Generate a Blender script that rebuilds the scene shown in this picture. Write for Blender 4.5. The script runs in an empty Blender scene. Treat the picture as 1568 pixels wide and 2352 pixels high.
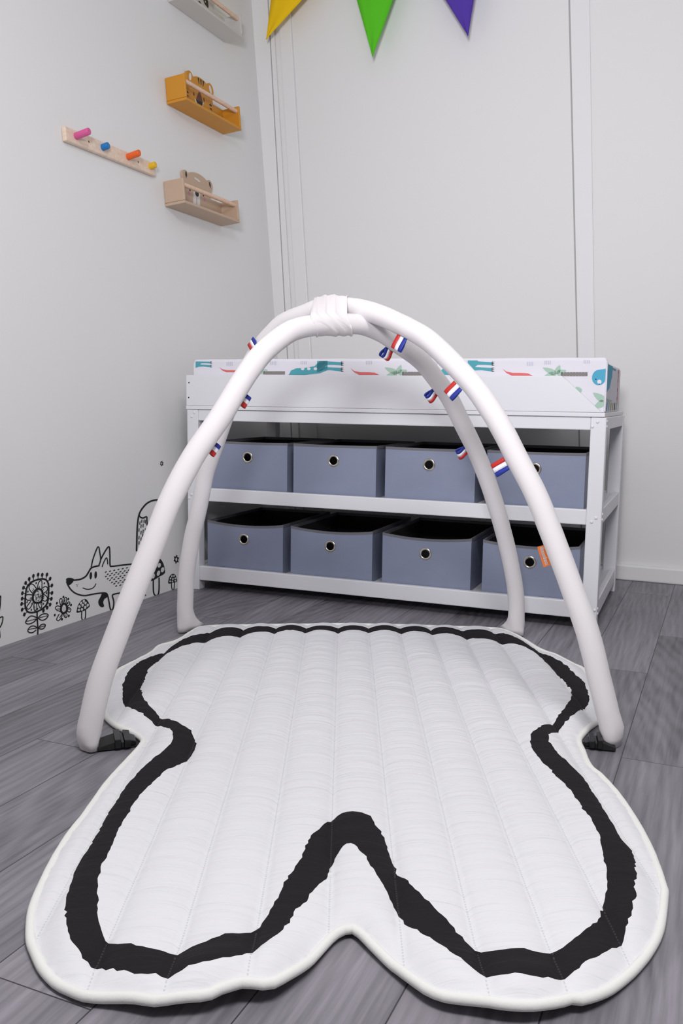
import bpy, bmesh, math, random
from mathutils import Vector, Matrix, noise
from mathutils.geometry import delaunay_2d_cdt
random.seed(7)
scene = bpy.context.scene
COL = scene.collection

# ------------------------------------------------------------------ camera
CAM_Z = 0.75
FPX = 2032.79
PITCH, ROLL, YAW = -0.1263, 0.0136, 0.4099
cp, sp, cr, sr = math.cos(PITCH), math.sin(PITCH), math.cos(ROLL), math.sin(ROLL)
_e, _f, _u = Vector((1, 0, 0)), Vector((0, cp, sp)), Vector((0, -sp, cp))
_rz = Matrix.Rotation(YAW, 3, 'Z')
RT, UP, FW = _rz @ (cr * _e + sr * _u), _rz @ (-sr * _e + cr * _u), _rz @ _f
CAM = Vector((0, 0, CAM_Z))
cd = bpy.data.cameras.new('camera')
cd.sensor_fit = 'VERTICAL'; cd.sensor_height = 36.0; cd.sensor_width = 24.0
cd.lens = FPX * 36.0 / 2352.0
cd.clip_start = 0.02
cam = bpy.data.objects.new('camera', cd); COL.objects.link(cam)
cam.matrix_world = Matrix(((RT.x, UP.x, -FW.x, 0), (RT.y, UP.y, -FW.y, 0), (RT.z, UP.z, -FW.z, CAM_Z), (0, 0, 0, 1)))
scene.camera = cam

# ------------------------------------------------------------------ world, lights, exposure
scene.view_settings.view_transform = 'Standard'
scene.view_settings.look = 'None'
scene.view_settings.gamma = 1.0
scene.view_settings.use_curve_mapping = False
scene.view_settings.exposure = 0.10
wd = bpy.data.worlds.new('world'); scene.world = wd; wd.use_nodes = True
wd.node_tree.nodes['Background'].inputs[0].default_value = (0.9, 0.95, 1.0, 1)
wd.node_tree.nodes['Background'].inputs[1].default_value = 0.3

def area_light(name, loc, target, size, size_y, power, color):
    l = bpy.data.lights.new(name, 'AREA'); l.shape = 'RECTANGLE'
    l.size = size; l.size_y = size_y; l.energy = power; l.color = color
    o = bpy.data.objects.new(name, l); COL.objects.link(o)
    o.location = loc
    o.rotation_euler = (Vector(target) - Vector(loc)).to_track_quat('-Z', 'Y').to_euler()
    return o
area_light('ceiling_panel_light', (0.2, 0.4, 2.70), (0.2, 0.4, 0), 1.2, 0.6, 54, (1.0, 0.985, 0.985))
flash = area_light('softbox_flash_light', (-0.12, -0.40, 1.55), (-0.8, 3.9, 3.0), 0.45, 0.45, 29, (0.96, 0.955, 1.01))
flash.data.spread = math.radians(112)

# ------------------------------------------------------------------ geometry helpers
def ray(x, y): return FW + RT * ((x - 784.0) / FPX) - UP * ((y - 1176.0) / FPX)
def hit(x, y, p0, n):
    d = ray(x, y); n = Vector(n); t = (Vector(p0) - CAM).dot(n) / d.dot(n)
    return CAM + d * t
def on_floor(x, y, z=0.0): return hit(x, y, (0, 0, z), (0, 0, 1))

class MB:
    """collects shapes and links them as one mesh object"""
    def __init__(s): s.v = []; s.f = []; s.m = []; s.sm = []
    def add(s, vs, fs, mi=0, smooth=False):
        b = len(s.v); s.v += [tuple(p) for p in vs]
        for f in fs: s.f.append(tuple(b + i for i in f)); s.m.append(mi); s.sm.append(smooth)
    def box(s, a, b, mi=0):
        x0, y0, z0 = a; x1, y1, z1 = b
        s.add([(x0,y0,z0),(x1,y0,z0),(x1,y1,z0),(x0,y1,z0),(x0,y0,z1),(x1,y0,z1),(x1,y1,z1),(x0,y1,z1)],
              [(0,3,2,1),(4,5,6,7),(0,1,5,4),(1,2,6,5),(2,3,7,6),(3,0,4,7)], mi)
    def prism(s, poly, d, mi=0):
        """poly: list of 3D points (planar), extruded by vector d"""
        n = len(poly); d = Vector(d); vs = [Vector(p) for p in poly]; vs += [p + d for p in vs]
        s.add(vs, [tuple(range(n)), tuple(range(2*n-1, n-1, -1))] + [(i, (i+n), (i+1) % n + n, (i+1) % n) for i in range(n)], mi)
    def poly(s, pts, mi=0): s.add(pts, [tuple(range(len(pts)))], mi)
    def tube(s, pts, r, seg=10, closed=False, cap=True, mi=0, rx=None):
        pts = [Vector(p) for p in pts]; n = len(pts); rings = []
        ref = None
        for i, p in enumerate(pts):
            if closed: t = pts[(i+1) % n] - pts[i-1]
            else: t = pts[min(i+1, n-1)] - pts[max(i-1, 0)]
            t.normalize()
            if ref is None: ref = t.orthogonal().normalized()
            ref = (ref - t * ref.dot(t)).normalized(); b = t.cross(ref)
            rr = r(i / max(1, n-1)) if callable(r) else r
            rings.append([p + (ref * math.cos(2*math.pi*k/seg) + b * math.sin(2*math.pi*k/seg)) * rr for k in range(seg)])
        vs = [q for rg in rings for q in rg]; fs = []
        for i in range(n if closed else n-1):
            a = i*seg; c = ((i+1) % n)*seg
            for k in range(seg): fs.append((a+k, a+(k+1) % seg, c+(k+1) % seg, c+k))
        s.add(vs, fs, mi, True)
        if cap and not closed:
            s.add(rings[0][::-1], [tuple(range(seg))], mi); s.add(rings[-1], [tuple(range(seg))], mi)
    def dome(s, c, n, r, h, mi=0, seg=14, rings=4):
        c = Vector(c); n = Vector(n).normalized(); a = n.orthogonal().normalized(); b = n.cross(a)
        vs = []; fs = []
        for j in range(rings):
            t = j/rings*math.pi/2
            vs += [c + n*h*math.sin(t) + (a*math.cos(2*math.pi*k/seg) + b*math.sin(2*math.pi*k/seg))*r*math.cos(t) for k in range(seg)]
        vs.append(c + n*h)
        for j in range(rings-1):
            for k in range(seg): fs.append((j*seg+k, j*seg+(k+1) % seg, (j+1)*seg+(k+1) % seg, (j+1)*seg+k))
        for k in range(seg): fs.append(((rings-1)*seg+k, (rings-1)*seg+(k+1) % seg, len(vs)-1))
        s.add(vs, fs, mi, True)
    def build(s, name, mats, parent=None, bevel=0, bseg=2, world=True, weld=False):
        me = bpy.data.meshes.new(name)
        vs = s.v
        if parent is not None and world:
            inv = parent_inv(parent); vs = [inv @ Vector(p) for p in vs]
        me.from_pydata([tuple(p) for p in vs], [], s.f)
        if not isinstance(mats, (list, tuple)): mats = [mats]
        for m in mats: me.materials.append(m)
        for p, mi, sm in zip(me.polygons, s.m, s.sm): p.material_index = mi; p.use_smooth = sm
        bm = bmesh.new(); bm.from_mesh(me)
        if weld: bmesh.ops.remove_doubles(bm, verts=bm.verts, dist=1e-5)
        bmesh.ops.recalc_face_normals(bm, faces=bm.faces)
        bm.to_mesh(me); bm.free()
        o = bpy.data.objects.new(name, me); COL.objects.link(o)
        if parent is not None: o.parent = parent
        if bevel:
            md = o.modifiers.new('bevel', 'BEVEL'); md.width = bevel; md.segments = bseg; md.limit_method = 'ANGLE'
            md.angle_limit = math.radians(40); md.harden_normals = False
        return o

def parent_inv(p):
    m = Matrix.LocRotScale(p.location, p.rotation_euler, p.scale)
    if p.parent: m = Matrix.LocRotScale(p.parent.location, p.parent.rotation_euler, p.parent.scale) @ m
    return m.inverted()
def tag(o, label, cat, group=None, kind=None):
    o['label'] = label; o['category'] = cat
    if group: o['group'] = group
    if kind: o['kind'] = kind
    return o
def thing(name, label, cat, loc=(0, 0, 0), rz=0.0, group=None):
    o = bpy.data.objects.new(name, None); COL.objects.link(o); o.empty_display_size = .05
    o.location = loc; o.rotation_euler = (0, 0, rz)
    return tag(o, label, cat, group)
def structure(o): o['kind'] = 'structure'; return o
def copy_tree(o, parent=None):
    c = o.copy(); COL.objects.link(c)
    if parent is not None: c.parent = parent
    for ch in list(o.children): copy_tree(ch, c)
    return c
def smooth_path(pts, n, closed=False):
    """Catmull-Rom through pts, resampled evenly to n points"""
    P = [Vector(p) for p in pts]; m = len(P); dense = []
    for i in range(m if closed else m-1):
        g = (lambda k: P[k % m]) if closed else (lambda k: P[min(max(k, 0), m-1)])
        a, b, c, d = g(i-1), g(i), g(i+1), g(i+2)
        for k in range(12):
            t = k/12
            dense.append(.5*((2*b)+(c-a)*t+(2*a-5*b+4*c-d)*t*t+(3*b-a-3*c+d)*t**3))
    dense.append(P[0].copy() if closed else P[-1].copy())
    L = [0]
    for i in range(1, len(dense)): L.append(L[-1] + (dense[i]-dense[i-1]).length)
    out = []; j = 0; cnt = n if closed else n-1
    for k in range(n):
        s = L[-1]*k/cnt
        while j < len(L)-2 and L[j+1] < s: j += 1
        t = (s-L[j])/max(1e-9, L[j+1]-L[j]); out.append(dense[j].lerp(dense[j+1], min(1, max(0, t))))
    return out

# ------------------------------------------------------------------ materials
def srgb(r, g, b):
    f = lambda c: ((c/255+.055)/1.055)**2.4 if c > 10.3 else c/255/12.92
    return (f(r), f(g), f(b), 1)
def mat(name, col, rough=.6, metal=0, bump=0, bscale=200, bdist=.001, var=0, vscale=6, spec=.5, sheen=0):
    m = bpy.data.materials.new(name); m.use_nodes = True; nt = m.node_tree; b = nt.nodes['Principled BSDF']
    b.inputs['Base Color'].default_value = col; b.inputs['Roughness'].default_value = rough; b.inputs['Metallic'].default_value = metal
    b.inputs['Specular IOR Level'].default_value = spec
    if sheen: b.inputs['Sheen Weight'].default_value = sheen
    tc = nt.nodes.new('ShaderNodeTexCoord')
    if var:
        n = nt.nodes.new('ShaderNodeTexNoise'); n.inputs['Scale'].default_value = vscale; n.inputs['Detail'].default_value = 4
        nt.links.new(tc.outputs['Object'], n.inputs['Vector'])
        r = nt.nodes.new('ShaderNodeMapRange'); r.inputs[1].default_value = .3; r.inputs[2].default_value = .7; r.inputs[3].default_value = 1-var; r.inputs[4].default_value = 1+var
        nt.links.new(n.outputs['Fac'], r.inputs[0])
        mx = nt.nodes.new('ShaderNodeVectorMath'); mx.operation = 'SCALE'; mx.inputs[0].default_value = col[:3]
        nt.links.new(r.outputs[0], mx.inputs['Scale']); nt.links.new(mx.outputs[0], b.inputs['Base Color'])
    if bump:
        n = nt.nodes.new('ShaderNodeTexNoise'); n.inputs['Scale'].default_value = bscale; n.inputs['Detail'].default_value = 3
        nt.links.new(tc.outputs['Object'], n.inputs['Vector'])
        bp = nt.nodes.new('ShaderNodeBump'); bp.inputs['Strength'].default_value = bump; bp.inputs['Distance'].default_value = bdist
        nt.links.new(n.outputs['Fac'], bp.inputs['Height']); nt.links.new(bp.outputs[0], b.inputs['Normal'])
    return m
M_WALL = mat('painted_wall', (.83, .825, .815, 1), .55, bump=.15, bscale=60, bdist=.002, spec=.3)
M_WALL_GREY = mat('wall_grey_low_bounce', (.33, .33, .34, 1), .7)  # unseen walls made darker to cut bounced light
M_TRIM = mat('painted_trim', (.84, .835, .83, 1), .45)
M_CEIL = mat('ceiling_panel', (.8, .8, .79, 1), .8)
M_WHITE = mat('white_lacquer', (.80, .80, .83, 1), .38, bump=.05, bscale=30, bdist=.001)
M_DARKHOLE = mat('dark_hole', (.02, .02, .02, 1), .9)
M_TUBE = mat('tube_fabric', (.79, .757, .765, 1), .9, bump=.25, bscale=900, bdist=.0006, sheen=.15, spec=.2)
M_WRAP = mat('wrap_fabric', (.82, .775, .78, 1), .9, bump=.3, bscale=700, bdist=.0006, spec=.2)
M_BLACK_STRAP = mat('black_webbing', (.012, .012, .013, 1), .75, bump=.5, bscale=600, bdist=.001)
M_BUCKLE = mat('black_plastic', (.012, .012, .013, 1), .35)
M_PIPING = mat('cream_piping', (.86, .86, .83, 1), .85, bump=.3, bscale=300, bdist=.001, spec=.2)
M_RED = mat('ribbon_red', srgb(196, 44, 38), .5); M_RWHITE = mat('ribbon_white', srgb(240, 238, 245), .5); M_BLUE = mat('ribbon_blue', srgb(34, 52, 150), .5)
M_ORANGE = mat('orange_label', srgb(232, 120, 48), .7); M_LETTER_W = mat('letter_white', srgb(246, 240, 236), .7); M_LETTER = mat('letter_brown', srgb(176, 120, 110), .7)
M_BIN = mat('bin_fabric', (.25, .28, .385, 1), .55, bump=.35, bscale=14, bdist=.006, var=.04, vscale=8, spec=.35)
M_BIN_HEM = mat('bin_hem', (.16, .16, .18, 1), .7, bump=.3, bscale=500)
M_BIN_IN = mat('bin_inside_shade', (.018, .018, .022, 1), .9)  # near-black colour stands in for the shade inside the bins
M_NICKEL = mat('nickel_eyelet', (.62, .58, .50, 1), .22, metal=1)
M_STICKER = mat('black_sticker', (.010, .011, .010, 1), .6)
M_STICKER_W = mat('white_spot', (.72, .72, .71, 1), .6)
M_PINE = None
def wood(name, c0, c1, axis_scale, rough=.55):
    m = bpy.data.materials.new(name); m.use_nodes = True; nt = m.node_tree; b = nt.nodes['Principled BSDF']
    b.inputs['Roughness'].default_value = rough
    tc = nt.nodes.new('ShaderNodeTexCoord'); mp = nt.nodes.new('ShaderNodeMapping'); mp.inputs['Scale'].default_value = axis_scale
    n = nt.nodes.new('ShaderNodeTexNoise'); n.inputs['Scale'].default_value = 1; n.inputs['Detail'].default_value = 5; n.inputs['Distortion'].default_value = .4
    rp = nt.nodes.new('ShaderNodeValToRGB'); rp.color_ramp.elements[0].position = .3; rp.color_ramp.elements[1].position = .7
    rp.color_ramp.elements[0].color = c0; rp.color_ramp.elements[1].color = c1
    nt.links.new(tc.outputs['Object'], mp.inputs[0]); nt.links.new(mp.outputs[0], n.inputs['Vector']); nt.links.new(n.outputs['Fac'], rp.inputs[0]); nt.links.new(rp.outputs[0], b.inputs['Base Color'])
    return m
M_PINE = wood('pale_pine', srgb(226, 200, 178), srgb(240, 220, 200), (60, 6, 90))
M_DOWEL = wood('beech_dowel', srgb(226, 188, 160), srgb(240, 208, 184), (90, 8, 90))
M_TIGER = mat('ochre_paint', srgb(208, 142, 36), .5)
M_BEAR = mat('tan_paint', srgb(196, 170, 146), .55)
M_PALE = mat('white_grey_paint', srgb(206, 203, 198), .55)
M_FACE_BLACK = mat('face_black', (.015, .018, .012, 1), .6); M_FACE_BROWN = mat('face_brown', srgb(112, 62, 48), .6)
M_FACE_WHITE = mat('face_white', srgb(228, 224, 220), .6); M_FACE_PINK = mat('face_pink', srgb(205, 140, 170), .6)
M_FACE_GREEN = mat('face_dark_green', (.02, .03, .022, 1), .6)
M_PEG = [mat('peg_pink', srgb(216, 92, 150), .4), mat('peg_blue', srgb(28, 120, 190), .4), mat('peg_orange', srgb(236, 100, 34), .4), mat('peg_yellow', srgb(232, 186, 24), .4)]
M_FLAG = [mat('felt_yellow', srgb(248, 202, 0), .9), mat('felt_green', srgb(88, 200, 26), .9), mat('felt_violet', srgb(84, 56, 166), .9)]
M_CORD = mat('white_cord', (.8, .8, .78, 1), .8)
M_PADF = mat('pad_fabric', (.80, .78, .84, 1), .85, bump=.5, bscale=14, bdist=.006, spec=.2)
M_TEAL = mat('print_teal', srgb(84, 166, 180), .85); M_SKY = mat('print_sky', srgb(84, 172, 204), .85)
M_CORAL = mat('print_coral', srgb(224, 110, 110), .85); M_SAGE = mat('print_sage', srgb(172, 202, 184), .85)
M_TRUNK = mat('print_grey', srgb(138, 132, 130), .85); M_INK = mat('print_ink', (.02, .02, .02, 1), .85); M_OLIVE = mat('print_olive', srgb(170, 176, 120), .85)
M_FAINT = mat('print_faint', srgb(198, 200, 216), .85)

def floor_material():
    m = bpy.data.materials.new('grey_oak_vinyl'); m.use_nodes = True; nt = m.node_tree; b = nt.nodes['Principled BSDF']; N = nt.nodes.new; L = nt.links.new
    tc = N('ShaderNodeTexCoord')
    mp = N('ShaderNodeMapping'); mp.inputs['Rotation'].default_value = (0, 0, math.radians(90)); mp.inputs['Location'].default_value = (0.35, 0.167, 0)
    L(tc.outputs['Object'], mp.inputs[0])
    br = N('ShaderNodeTexBrick'); br.inputs['Scale'].default_value = 1; br.inputs['Brick Width'].default_value = 1.1; br.inputs['Row Height'].default_value = .1695
    br.inputs['Mortar Size'].default_value = .0012; br.inputs['Mortar Smooth'].default_value = .3; br.inputs['Bias'].default_value = 0; br.offset = .41; br.offset_frequency = 2
    br.inputs['Color1'].default_value = (0, 0, 0, 1); br.inputs['Color2'].default_value = (1, 1, 1, 1); br.inputs['Mortar'].default_value = (.5, .5, .5, 1)
    L(mp.outputs[0], br.inputs['Vector'])
    # long streaks along the planks (world y), shifted per plank
    ofs = N('ShaderNodeVectorMath'); ofs.operation = 'SCALE'; ofs.inputs['Scale'].default_value = 7.3; L(br.outputs['Color'], ofs.inputs[0])
    ad = N('ShaderNodeVectorMath'); ad.operation = 'ADD'; L(tc.outputs['Object'], ad.inputs[0]); L(ofs.outputs[0], ad.inputs[1])
    def streak(sx, sy, det, dist):
        q = N('ShaderNodeMapping'); q.inputs['Scale'].default_value = (sx, sy, 1); L(ad.outputs[0], q.inputs[0])
        n = N('ShaderNodeTexNoise'); n.inputs['Scale'].default_value = 1; n.inputs['Detail'].default_value = det; n.inputs['Distortion'].default_value = dist; L(q.outputs[0], n.inputs['Vector']); return n
    s1 = streak(170, 7, 4, .5); s2 = streak(20, 1.5, 5, 1.6); s3 = streak(6, 1.4, 3, .8)
    w = N('ShaderNodeTexWave'); w.wave_type = 'RINGS'; w.rings_direction = 'Z'; w.inputs['Scale'].default_value = 3.2; w.inputs['Distortion'].default_value = 6; w.inputs['Detail'].default_value = 2; w.inputs['Detail Scale'].default_value = 1.2
    q = N('ShaderNodeMapping'); q.inputs['Scale'].default_value = (5.0, .9, 1); L(ad.outputs[0], q.inputs[0]); L(q.outputs[0], w.inputs['Vector'])
    def madd(a, k, c):
        x = N('ShaderNodeMath'); x.operation = 'MULTIPLY_ADD'; L(a, x.inputs[0]); x.inputs[1].default_value = k
        if isinstance(c, float): x.inputs[2].default_value = c
        else: L(c, x.inputs[2])
        return x.outputs[0]
    v = madd(s1.outputs['Fac'], .34, -.24)
    v = madd(s2.outputs['Fac'], .55, v); v = madd(s3.outputs['Fac'], .42, v); v = madd(w.outputs['Fac'], .10, v)
    bw = N('ShaderNodeRGBToBW'); L(br.outputs['Color'], bw.inputs[0])
    v = madd(bw.outputs[0], .20, v)
    rp = N('ShaderNodeValToRGB'); rp.color_ramp.elements[0].position = .25; rp.color_ramp.elements[1].position = .85
    rp.color_ramp.elements[0].color = (.088, .083, .096, 1); rp.color_ramp.elements[1].color = (.33, .312, .352, 1)
    L(v, rp.inputs[0])
    mx = N('ShaderNodeMix'); mx.data_type = 'RGBA'; L(br.outputs['Fac'], mx.inputs['Factor']); L(rp.outputs[0], mx.inputs['A']); mx.inputs['B'].default_value = (.05, .047, .05, 1)
    L(mx.outputs['Result'], b.inputs['Base Color'])
    b.inputs['Roughness'].default_value = .5; b.inputs['Specular IOR Level'].default_value = .35
    bp = N('ShaderNodeBump'); bp.inputs['Strength'].default_value = .15; bp.inputs['Distance'].default_value = .001; L(s1.outputs['Fac'], bp.inputs['Height']); L(bp.outputs[0], b.inputs['Normal'])
    return m
M_FLOOR = floor_material()

SEAM0, SEAMW = -0.012, 0.1
def quilt_material(name, col, stitch):
    m = bpy.data.materials.new(name); m.use_nodes = True; nt = m.node_tree; b = nt.nodes['Principled BSDF']; N = nt.nodes.new; L = nt.links.new
    b.inputs['Roughness'].default_value = .88; b.inputs['Specular IOR Level'].default_value = .2
    tc = N('ShaderNodeTexCoord'); sx = N('ShaderNodeSeparateXYZ'); L(tc.outputs['Object'], sx.inputs[0])
    def M(op, a, bb=None, c=None):
        x = N('ShaderNodeMath'); x.operation = op
        for i, q in enumerate((a, bb, c)):
            if q is None: continue
            if isinstance(q, (int, float)): x.inputs[i].default_value = q
            else: L(q, x.inputs[i])
        return x.outputs[0]
    t = M('MULTIPLY', M('SUBTRACT', sx.outputs['X'], SEAM0), 1/SEAMW)
    d = M('MULTIPLY', M('ABSOLUTE', M('SUBTRACT', t, M('ROUND', t))), SEAMW)       # distance to the nearest seam
    near = M('LESS_THAN', d, .0011)
    dash = M('LESS_THAN', M('FRACT', M('MULTIPLY', sx.outputs['Y'], 1/.0062)), .6)
    st = M('MULTIPLY', near, dash)
    mx = N('ShaderNodeMix'); mx.data_type = 'RGBA'; L(st, mx.inputs['Factor']); mx.inputs['A'].default_value = col; mx.inputs['B'].default_value = stitch
    L(mx.outputs['Result'], b.inputs['Base Color'])
    def nz(scx, scy, det, dist):
        q = N('ShaderNodeMapping'); q.inputs['Scale'].default_value = (scx, scy, 1); L(tc.outputs['Object'], q.inputs[0])
        n = N('ShaderNodeTexNoise'); n.inputs['Scale'].default_value = 1; n.inputs['Detail'].default_value = det; n.inputs['Distortion'].default_value = dist; L(q.outputs[0], n.inputs['Vector']); return n.outputs['Fac']
    h = M('ADD', M('MULTIPLY', nz(7, 62, 3, .7), .85), M('MULTIPLY', nz(26, 110, 2, .3), .15))
    bp = N('ShaderNodeBump'); bp.inputs['Strength'].default_value = .5; bp.inputs['Distance'].default_value = .009; L(h, bp.inputs['Height'])
    L(bp.outputs[0], b.inputs['Normal'])
    return m
M_QUILT = quilt_material('white_quilted_cotton', (.80, .80, .825, 1), (.64, .66, .67, 1))
M_BAND = quilt_material('black_cotton_band', (.016, .014, .016, 1), (.05, .045, .05, 1))

# ------------------------------------------------------------------ room shell
LEAN = 0.089                     # the left cabin wall leans outwards
LX, WALLY, BASEY = -1.964, 3.918, 3.893
CEIL, XR, YF = 2.78, 2.4, -1.8
mb = MB(); mb.box((LX-.5, YF-.2, -.1), (XR+.2, WALLY+.2, 0)); structure(mb.build('floor', M_FLOOR))
mb = MB(); mb.box((LX-.6, YF-.2, CEIL), (XR+.2, WALLY+.2, CEIL+.1)); structure(mb.build('ceiling', M_CEIL))
mb = MB(); mb.box((LX-.6, WALLY, 0), (XR+.1, WALLY+.1, CEIL)); structure(mb.build('wall_back', M_WALL))
mb = MB(); mb.prism([(LX, YF, 0), (LX-LEAN*CEIL, YF, CEIL), (LX-LEAN*CEIL-.1, YF, CEIL), (LX-.1, YF, 0)], (0, WALLY-YF, 0)); structure(mb.build('wall_left', M_WALL))
mb = MB(); mb.box((XR, YF, 0), (XR+.1, WALLY, CEIL)); structure(mb.build('wall_right', M_WALL_GREY))
mb = MB(); mb.box((LX-.5, YF-.1, 0), (XR+.1, YF, CEIL)); structure(mb.build('wall_front', M_WALL_GREY))
mb = MB(); mb.box((LX+.01, BASEY, 0), (XR, WALLY, .068)); structure(mb.build('baseboard_back', M_TRIM, bevel=.008, bseg=3))

def back(x, y, off=0.0): return hit(x, y, (0, WALLY-off, 0), (0, 1, 0))
def strip(name, l0, l1, r0, r1, th, bev=.003, m=M_TRIM):
    """board on the back wall between two lines given by two photo points each, run from floor board to ceiling"""
    def ext(a, b):
        a, b = back(*a), back(*b); k = (b.x-a.x)/(b.z-a.z)
        return lambda z: a.x + k*(z-a.z)
    L_, R_ = ext(l0, l1), ext(r0, r1)
    z0, z1 = .069, CEIL
    mb = MB(); mb.prism([(L_(z0), WALLY, z0), (R_(z0), WALLY, z0), (R_(z1), WALLY, z1), (L_(z1), WALLY, z1)], (0, -th, 0))
    return structure(mb.build(name, m, bevel=bev))
strip('trim_1', (583, 63), (631, 728), (624, 130), (658, 760), .014)          # corner cover
strip('trim_2', (645, 77), (682, 701), (669, 31), (709, 690), .016)           # joint strip beside it
strip('trim_3', (1309, 0), (1327.5, 822), (1354, 0), (1366, 820), .007, .002) # panel joint strip on the right
strip('joint_shade_strip', (1305, 0), (1324, 822), (1308.6, 0), (1327.2, 822), .002, .0004, mat('joint_shade', (.42, .42, .41, 1), .7))  # shade of the groove beside the strip, painted as a thin grey band
strip('trim_4', (626, 130), (660, 760), (632, 77), (670, 701), .013, .002)

# leaning left wall: coordinates (y along the wall, h up the wall), d = distance out of the wall
_nn = math.hypot(1, LEAN)
WN = Vector((1, 0, LEAN))/_nn; WU = Vector((-LEAN, 0, 1))/_nn; WP = Vector((LX, 0, 0)); WYV = Vector((0, 1, 0))
def lw(y, h, d=0.0): return WP + WYV*y + WU*h + WN*d
def lpx(x, y, d=0.0): return hit(x, y, WP + WN*d, WN)
def lpx2(x, y, d=0.0):
    q = lpx(x, y, d) - WP - WN*d; return q.y, q.dot(WU)

# ------------------------------------------------------------------ changing table
TO = Vector((-1.920, 2.910, 0)); TYAW = 0.0284; TW, TD = 1.5588, 0.7209
TAX = Vector((math.cos(TYAW), math.sin(TYAW), 0)); TAY = Vector((-math.sin(TYAW), math.cos(TYAW), 0))
def tpx(x, y, off=0.0):
    P = hit(x, y, TO + TAY*off, TAY) - TO; return P.dot(TAX), P.z
table = thing('changing_table', 'long white wooden changing table with two open shelves of grey bins against the back wall', 'changing table', TO, TYAW)
def tbox(name, a, b, parent=table, m=M_WHITE, bev=.003):
    mb = MB(); mb.box(a, b); return mb.build(name, m, parent, bevel=bev, world=False)
LWD = .049
for x in (0, TW-LWD):
    for y in (0, TD-.045): tbox('leg', (x, y, 0), (x+LWD, y+.045, .7045))
for z0, z1 in ((.039, .095), (.353, .4035), (.663, .7045)):
    tbox('front_rail', (LWD, .002, z0), (TW-LWD, .024, z1)); tbox('back_rail', (LWD, TD-.024, z0), (TW-LWD, TD-.002, z1))
    tbox('side_rail', (.002, .045, z0), (.024, TD-.045, z1)); tbox('side_rail', (TW-.024, .045, z0), (TW-.002, TD-.045, z1))
for z in (.075, .385): tbox('shelf_board', (.0245, .0245, z), (TW-.0245, TD-.0245, z+.012), bev=0)
tbox('top_board', (.0245, .0245, .688), (TW-.0245, TD-.0245, .704), bev=0)
caps = [(1372, 969), (1360, 980), (1368, 1190), (1358, 1199), (1365, 1402), (446, 947.5), (440, 957), (440, 1136), (434, 1144)]
for c in caps:
    x, z = tpx(*c); mb = MB(); mb.dome((x, 0, z), (0, -1, 0), .0055, .0035); mb.build('bolt_cap', M_WHITE, table, world=False)
for y, z in ((.014, .692), (.014, .675), (.014, .39), (.014, .372), (.014, .075), (.014, .058)):
    mb = MB(); mb.dome((TW, y, z), (1, 0, 0), .0055, .0035); mb.build('bolt_cap', M_WHITE, table, world=False)

# changing top: a tray that sits on the table
tray = thing('changing_tray', 'white wooden changing tray with diagonally cut front board on top of the table', 'changing tray', TO + Vector((0, 0, .7055)), TYAW)
def trbox(name, a, b, m=M_WHITE, bev=.002):
    mb = MB(); mb.box((a[0], a[1], a[2]-.7055), (b[0], b[1], b[2]-.7055)); return mb.build(name, m, tray, bevel=bev, world=False)
trbox('base_board', (-.002, -.004, .7055), (TW-.005, TD, .7195))
trbox('rear_light_blocker', (.02, TD+.0005, .7055), (TW-.30, TD+.218, .7195))  # added behind the tray to block light and darken the space below
mb = MB(); mb.prism([(.0, -.004, .0145), (1.543, -.004, .0145), (1.413, -.004, .130), (.0, -.004, .130)], (0, .017, 0)); mb.build('front_board', M_WHITE, tray, bevel=.0015, world=False)
trbox('side_board', (.0, .0135, .720), (.017, TD-.02, .835)); trbox('back_board', (.0, TD-.0195, .720), (1.45, TD-.002, .80))
for q in ((435, 879), (434.5, 913)):
    x, z = tpx(*q); mb = MB(); mb.dome((x, -.004, z-.7055), (0, -1, 0), .003, .0008); mb.build('screw', M_DARKHOLE, tray, world=False)

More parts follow.
